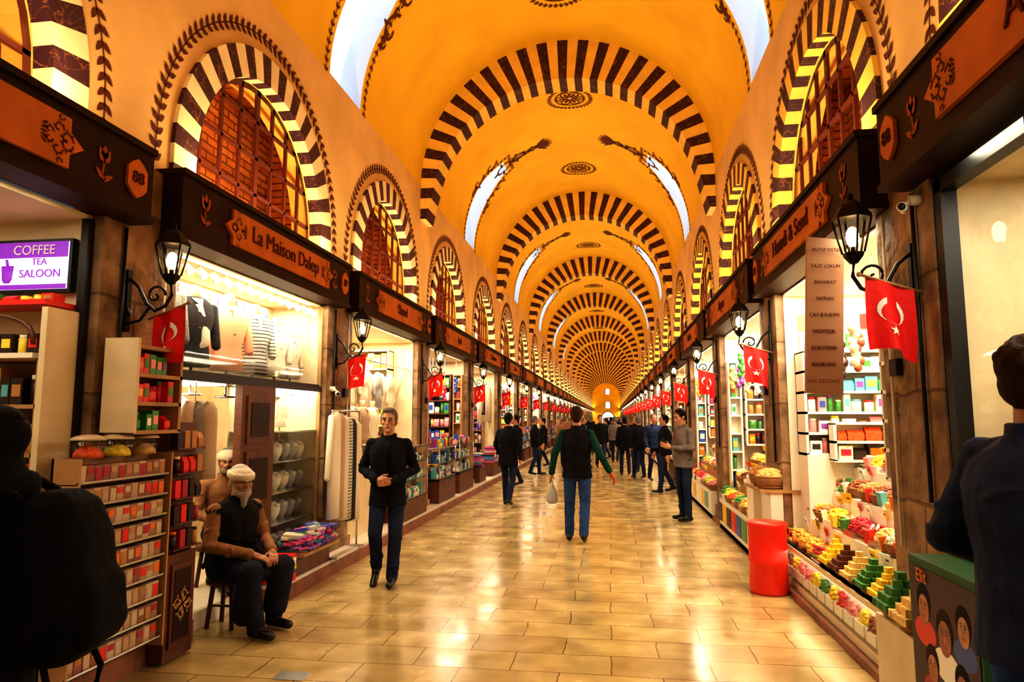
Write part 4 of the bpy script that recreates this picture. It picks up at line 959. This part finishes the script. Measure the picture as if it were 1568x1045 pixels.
# R0
i=2; yc=(B[i]+B[i+1])/2; yh=(B[i+1]-B[i])/2-.375; rr=random.Random(32)
b=M(); shell(b,yh,m_cream2,1.6)
for y in (yh-.09,yh-.9,yh-2.2): b.box(-.05,.03,y,y+.07,.15,2.9,m_metal)
b.box(-.05,.03,-yh+.02,yh-.02,2.83,2.9,m_metal); b.box(-.05,.03,-yh+.02,yh-.02,.15,.22,m_metal)
b.quad((0,-yh+.02,.2),(0,yh-.02,.2),(0,yh-.02,2.85),(0,-yh+.02,2.85),m_glass)
for k in range(3): b.box(.3,1.5,yh-.4,yh-.1,.3+.5*k,.32+.5*k,m_lwood)
bust(b,.4,yh-.5,1.6,CLO[4],m_cream2,1); b.box(.2,.7,yh-.9,yh-.2,.14,1.3,m_white)
place(b,'boutique_window',1,2)
b=M(); m_pb=mat('poster_dark',(.06,.03,.035),.5); m_pg=mat('poster_green',(.02,.09,.03),.5)
X0=1.50; b.box(X0,X0+.24,3.18,3.86,.06,.96,m_pg); b.box(X0-.004,X0,3.2,3.84,.3,.92,m_pb)
o_sk=[mat('poster_face_%d'%k,c,.5,var=.3,scale=12) for k,c in enumerate([(.45,.2,.1),(.35,.13,.07),(.5,.26,.15)])]
from math import cos,sin
def disc(y,z,ry,rz,d,mt): b.add([(X0-d,y+ry*cos(2*pi*k/18),z+rz*sin(2*pi*k/18)) for k in range(18)],[tuple(range(18))],mt)
for k,(y,z,r) in enumerate(((3.7,.74,.075),(3.5,.66,.085),(3.32,.74,.07),(3.64,.48,.07),(3.36,.48,.07))):
    disc(y,z-r*1.6,r*1.5,r*.9,.0045,PAL[[0,13,4,6,7][k]]); disc(y,z+.02,r*.95,r*1.15,.005,[hrb,hrbr][k%2]); disc(y,z-.015,r*.72,r*.95,.0056,o_sk[k%3])
    for e in (-.28,.28): disc(y+e*r,z+.1*r,r*.12,r*.07,.0062,PAL[8]); disc(y+e*r,z+.28*r,r*.18,r*.04,.0062,PAL[8])
    disc(y,z-.2*r,r*.08,r*.2,.0062,o_sk[(k+1)%3]); disc(y,z-.6*r,r*.25,r*.07,.0066,PAL[6])
for k in range(5): b.box(X0-.005,X0,3.24+.12*k,3.33+.12*k,.1,.27,rr.choice(PAL))
o=b.obj('poster_display_box'); text('Elit','poster_title',(X0-.01,3.7,.88),(pi/2,0,-pi/2),.09,PAL[5],o,.001)
b=M(); b.box(1.52,1.95,3.9,4.42,.002,.52,m_cream2); b.box(1.76,2.2,3.92,4.3,.5,.78,m_cream2)
for k,(x,y) in enumerate([(1.62,4.03),(1.63,4.29)]):
    b.loft([(x,y,.52,.09,.11),(x,y,.55,.12,.13),(x,y,.58,.13,.14)],wk,seg=18); stack(b,x,y,.57,rr,[NUT[1],NUT[9]][k],5,.05)
for k in range(3): stack(b,1.86,3.98+k*.17,.78,rr,[NUT[9],NUT[7],NUT[4]][k],4,.045)
b.box(1.95,2.2,3.95,4.4,.78,1.05,m_cream2)
for k in range(3): basket(b,2.05,4.02+k*.16,1.05,.09,.08,rr,[NUT[4],NUT[10],NUT[9]][k],40)
for k in range(4): card(b,1.9,3.98+k*.1,.9,[PAL[7],PAL[13]][k%2],rr,.8)
b.obj('lokum_display_stand')
b=M(); rr=random.Random(41)
b.box(1.58,1.70,7.3,8.15,.002,.9,m_white); b.box(1.50,2.3,7.75,8.1,.002,1.0,m_white)
b.box(1.48,2.3,7.28,8.17,.9,.93,m_lwood)
for k,(x,y) in enumerate(((1.62,7.45),(1.62,7.8),(1.95,7.5),(1.95,7.85))): basket(b,x,y,.93,.155,.13,rr,NUT[[1,0,6,3][k]],110)
for k in range(3): card(b,1.8,7.45+.2*k,1.1,[PAL[0],PAL[7],PAL[13]][k],rr,1.4)
b.obj('nut_basket_stand')
b=M(); rd=mat('red_drum',(.75,.03,.012),.35); b.loft([(0,0,0,.17,.17),(0,0,.03,.18,.18),(0,0,.28,.175,.175),(0,0,.3,.185,.185),(0,0,.33,.175,.175),(0,0,.62,.18,.18),(0,0,.65,.19,.19),(0,0,.66,.18,.18),(0,0,.665,.02,.02)],rd,seg=28); b.obj('red_drum',(1.47,7.0,0))
b=M(); m_ban=mat('banner_board',(.60,.36,.24),.6); b.obox((1.42,4.75,2.33),(.26,.02,1.05),(0,.06,.25),m_ban); b.cyl((1.42,4.75,2.84),(1.42,4.75,2.97),.004,.004,m_iron,5)
o=b.obj('hanging_price_banner')
for k in range(9): text(['ANTEP FISTIK','TAZE LOKUM','BAHARAT','SAFRAN','CAY & KAHVE','HEDIYELIK','KURUYEMIS','SEKERLEME','HOS GELDINIZ'][k],'line_%d'%k,(1.418+.007*(4-k),4.733,2.77-.11*k),(pi/2,.0,.25),.034,m_orn,o,.001)
b=M(); b.box(-2.15,-1.95,4.28,4.42,0.001,.006,m_chrome); b.obj('floor_drain_cover')

# ---------------- lights ----------------
UP=(1,.70,.34)
for i in range(1,len(B)-1):
    yc=(B[i]+B[i+1])/2
    for s in (-1,1):
        k1=1.0
        if s<0 and i<=2: k1=.3
        if s>0 and i<=2: k1=.5
        if i<=9:
            area('shop_ceiling_light',(Wx(s,HW+.55),yc,2.88),(0,0,0),.7,2.4,(85 if s>0 else 62)*k1,(1,.89,.68))
            area('fascia_downlight',(Wx(s,HW-.12),yc,2.925),(0,0,0),.06,2.6,30*k1,(1,.88,.64))
            area('fascia_uplight',(Wx(s,HW-.28),yc,3.5),(0,math.radians(180+s*22),0),.12,2.6,33,UP)
        elif (i-10)%3==0:
            area('shop_ceiling_light',(Wx(s,HW+.3),yc+4,2.88),(0,0,0),.8,12,260,(1,.86,.62))
            area('fascia_uplight',(Wx(s,HW-.28),yc+4,3.5),(0,math.radians(180+s*22),0),.12,12,95,UP)
        if 2<=i<=6:
            l=bpy.data.lights.new('window_recess_light','POINT'); l.energy=(14 if s<0 else 5) if i!=2 else 4; l.color=(1,.42,.12); l.shadow_soft_size=.05
            lo=bpy.data.objects.new('window_recess_light',l); lo.location=(Wx(s,HW+.5),yc-1.0,3.6); sc.collection.objects.link(lo)
w=bpy.data.worlds.new('World'); sc.world=w; w.use_nodes=True; w.node_tree.nodes['Background'].inputs[0].default_value=(.6,.75,1,1); w.node_tree.nodes['Background'].inputs[1].default_value=.1
# ---------------- camera ----------------
cd=bpy.data.cameras.new('camera'); cd.sensor_width=36; cd.lens=24; cd.clip_end=400
cam=bpy.data.objects.new('camera',cd); cam.location=(0,0,1.65); cam.rotation_euler=(math.radians(96.44),0,math.radians(8.17)); sc.collection.objects.link(cam); sc.camera=cam
if DEBUG:
    cd.lens=52; cam.rotation_euler=(Vector((-2.9,5.9,1.15))-Vector((0,0,1.65))).to_track_quat('-Z','Y').to_euler()
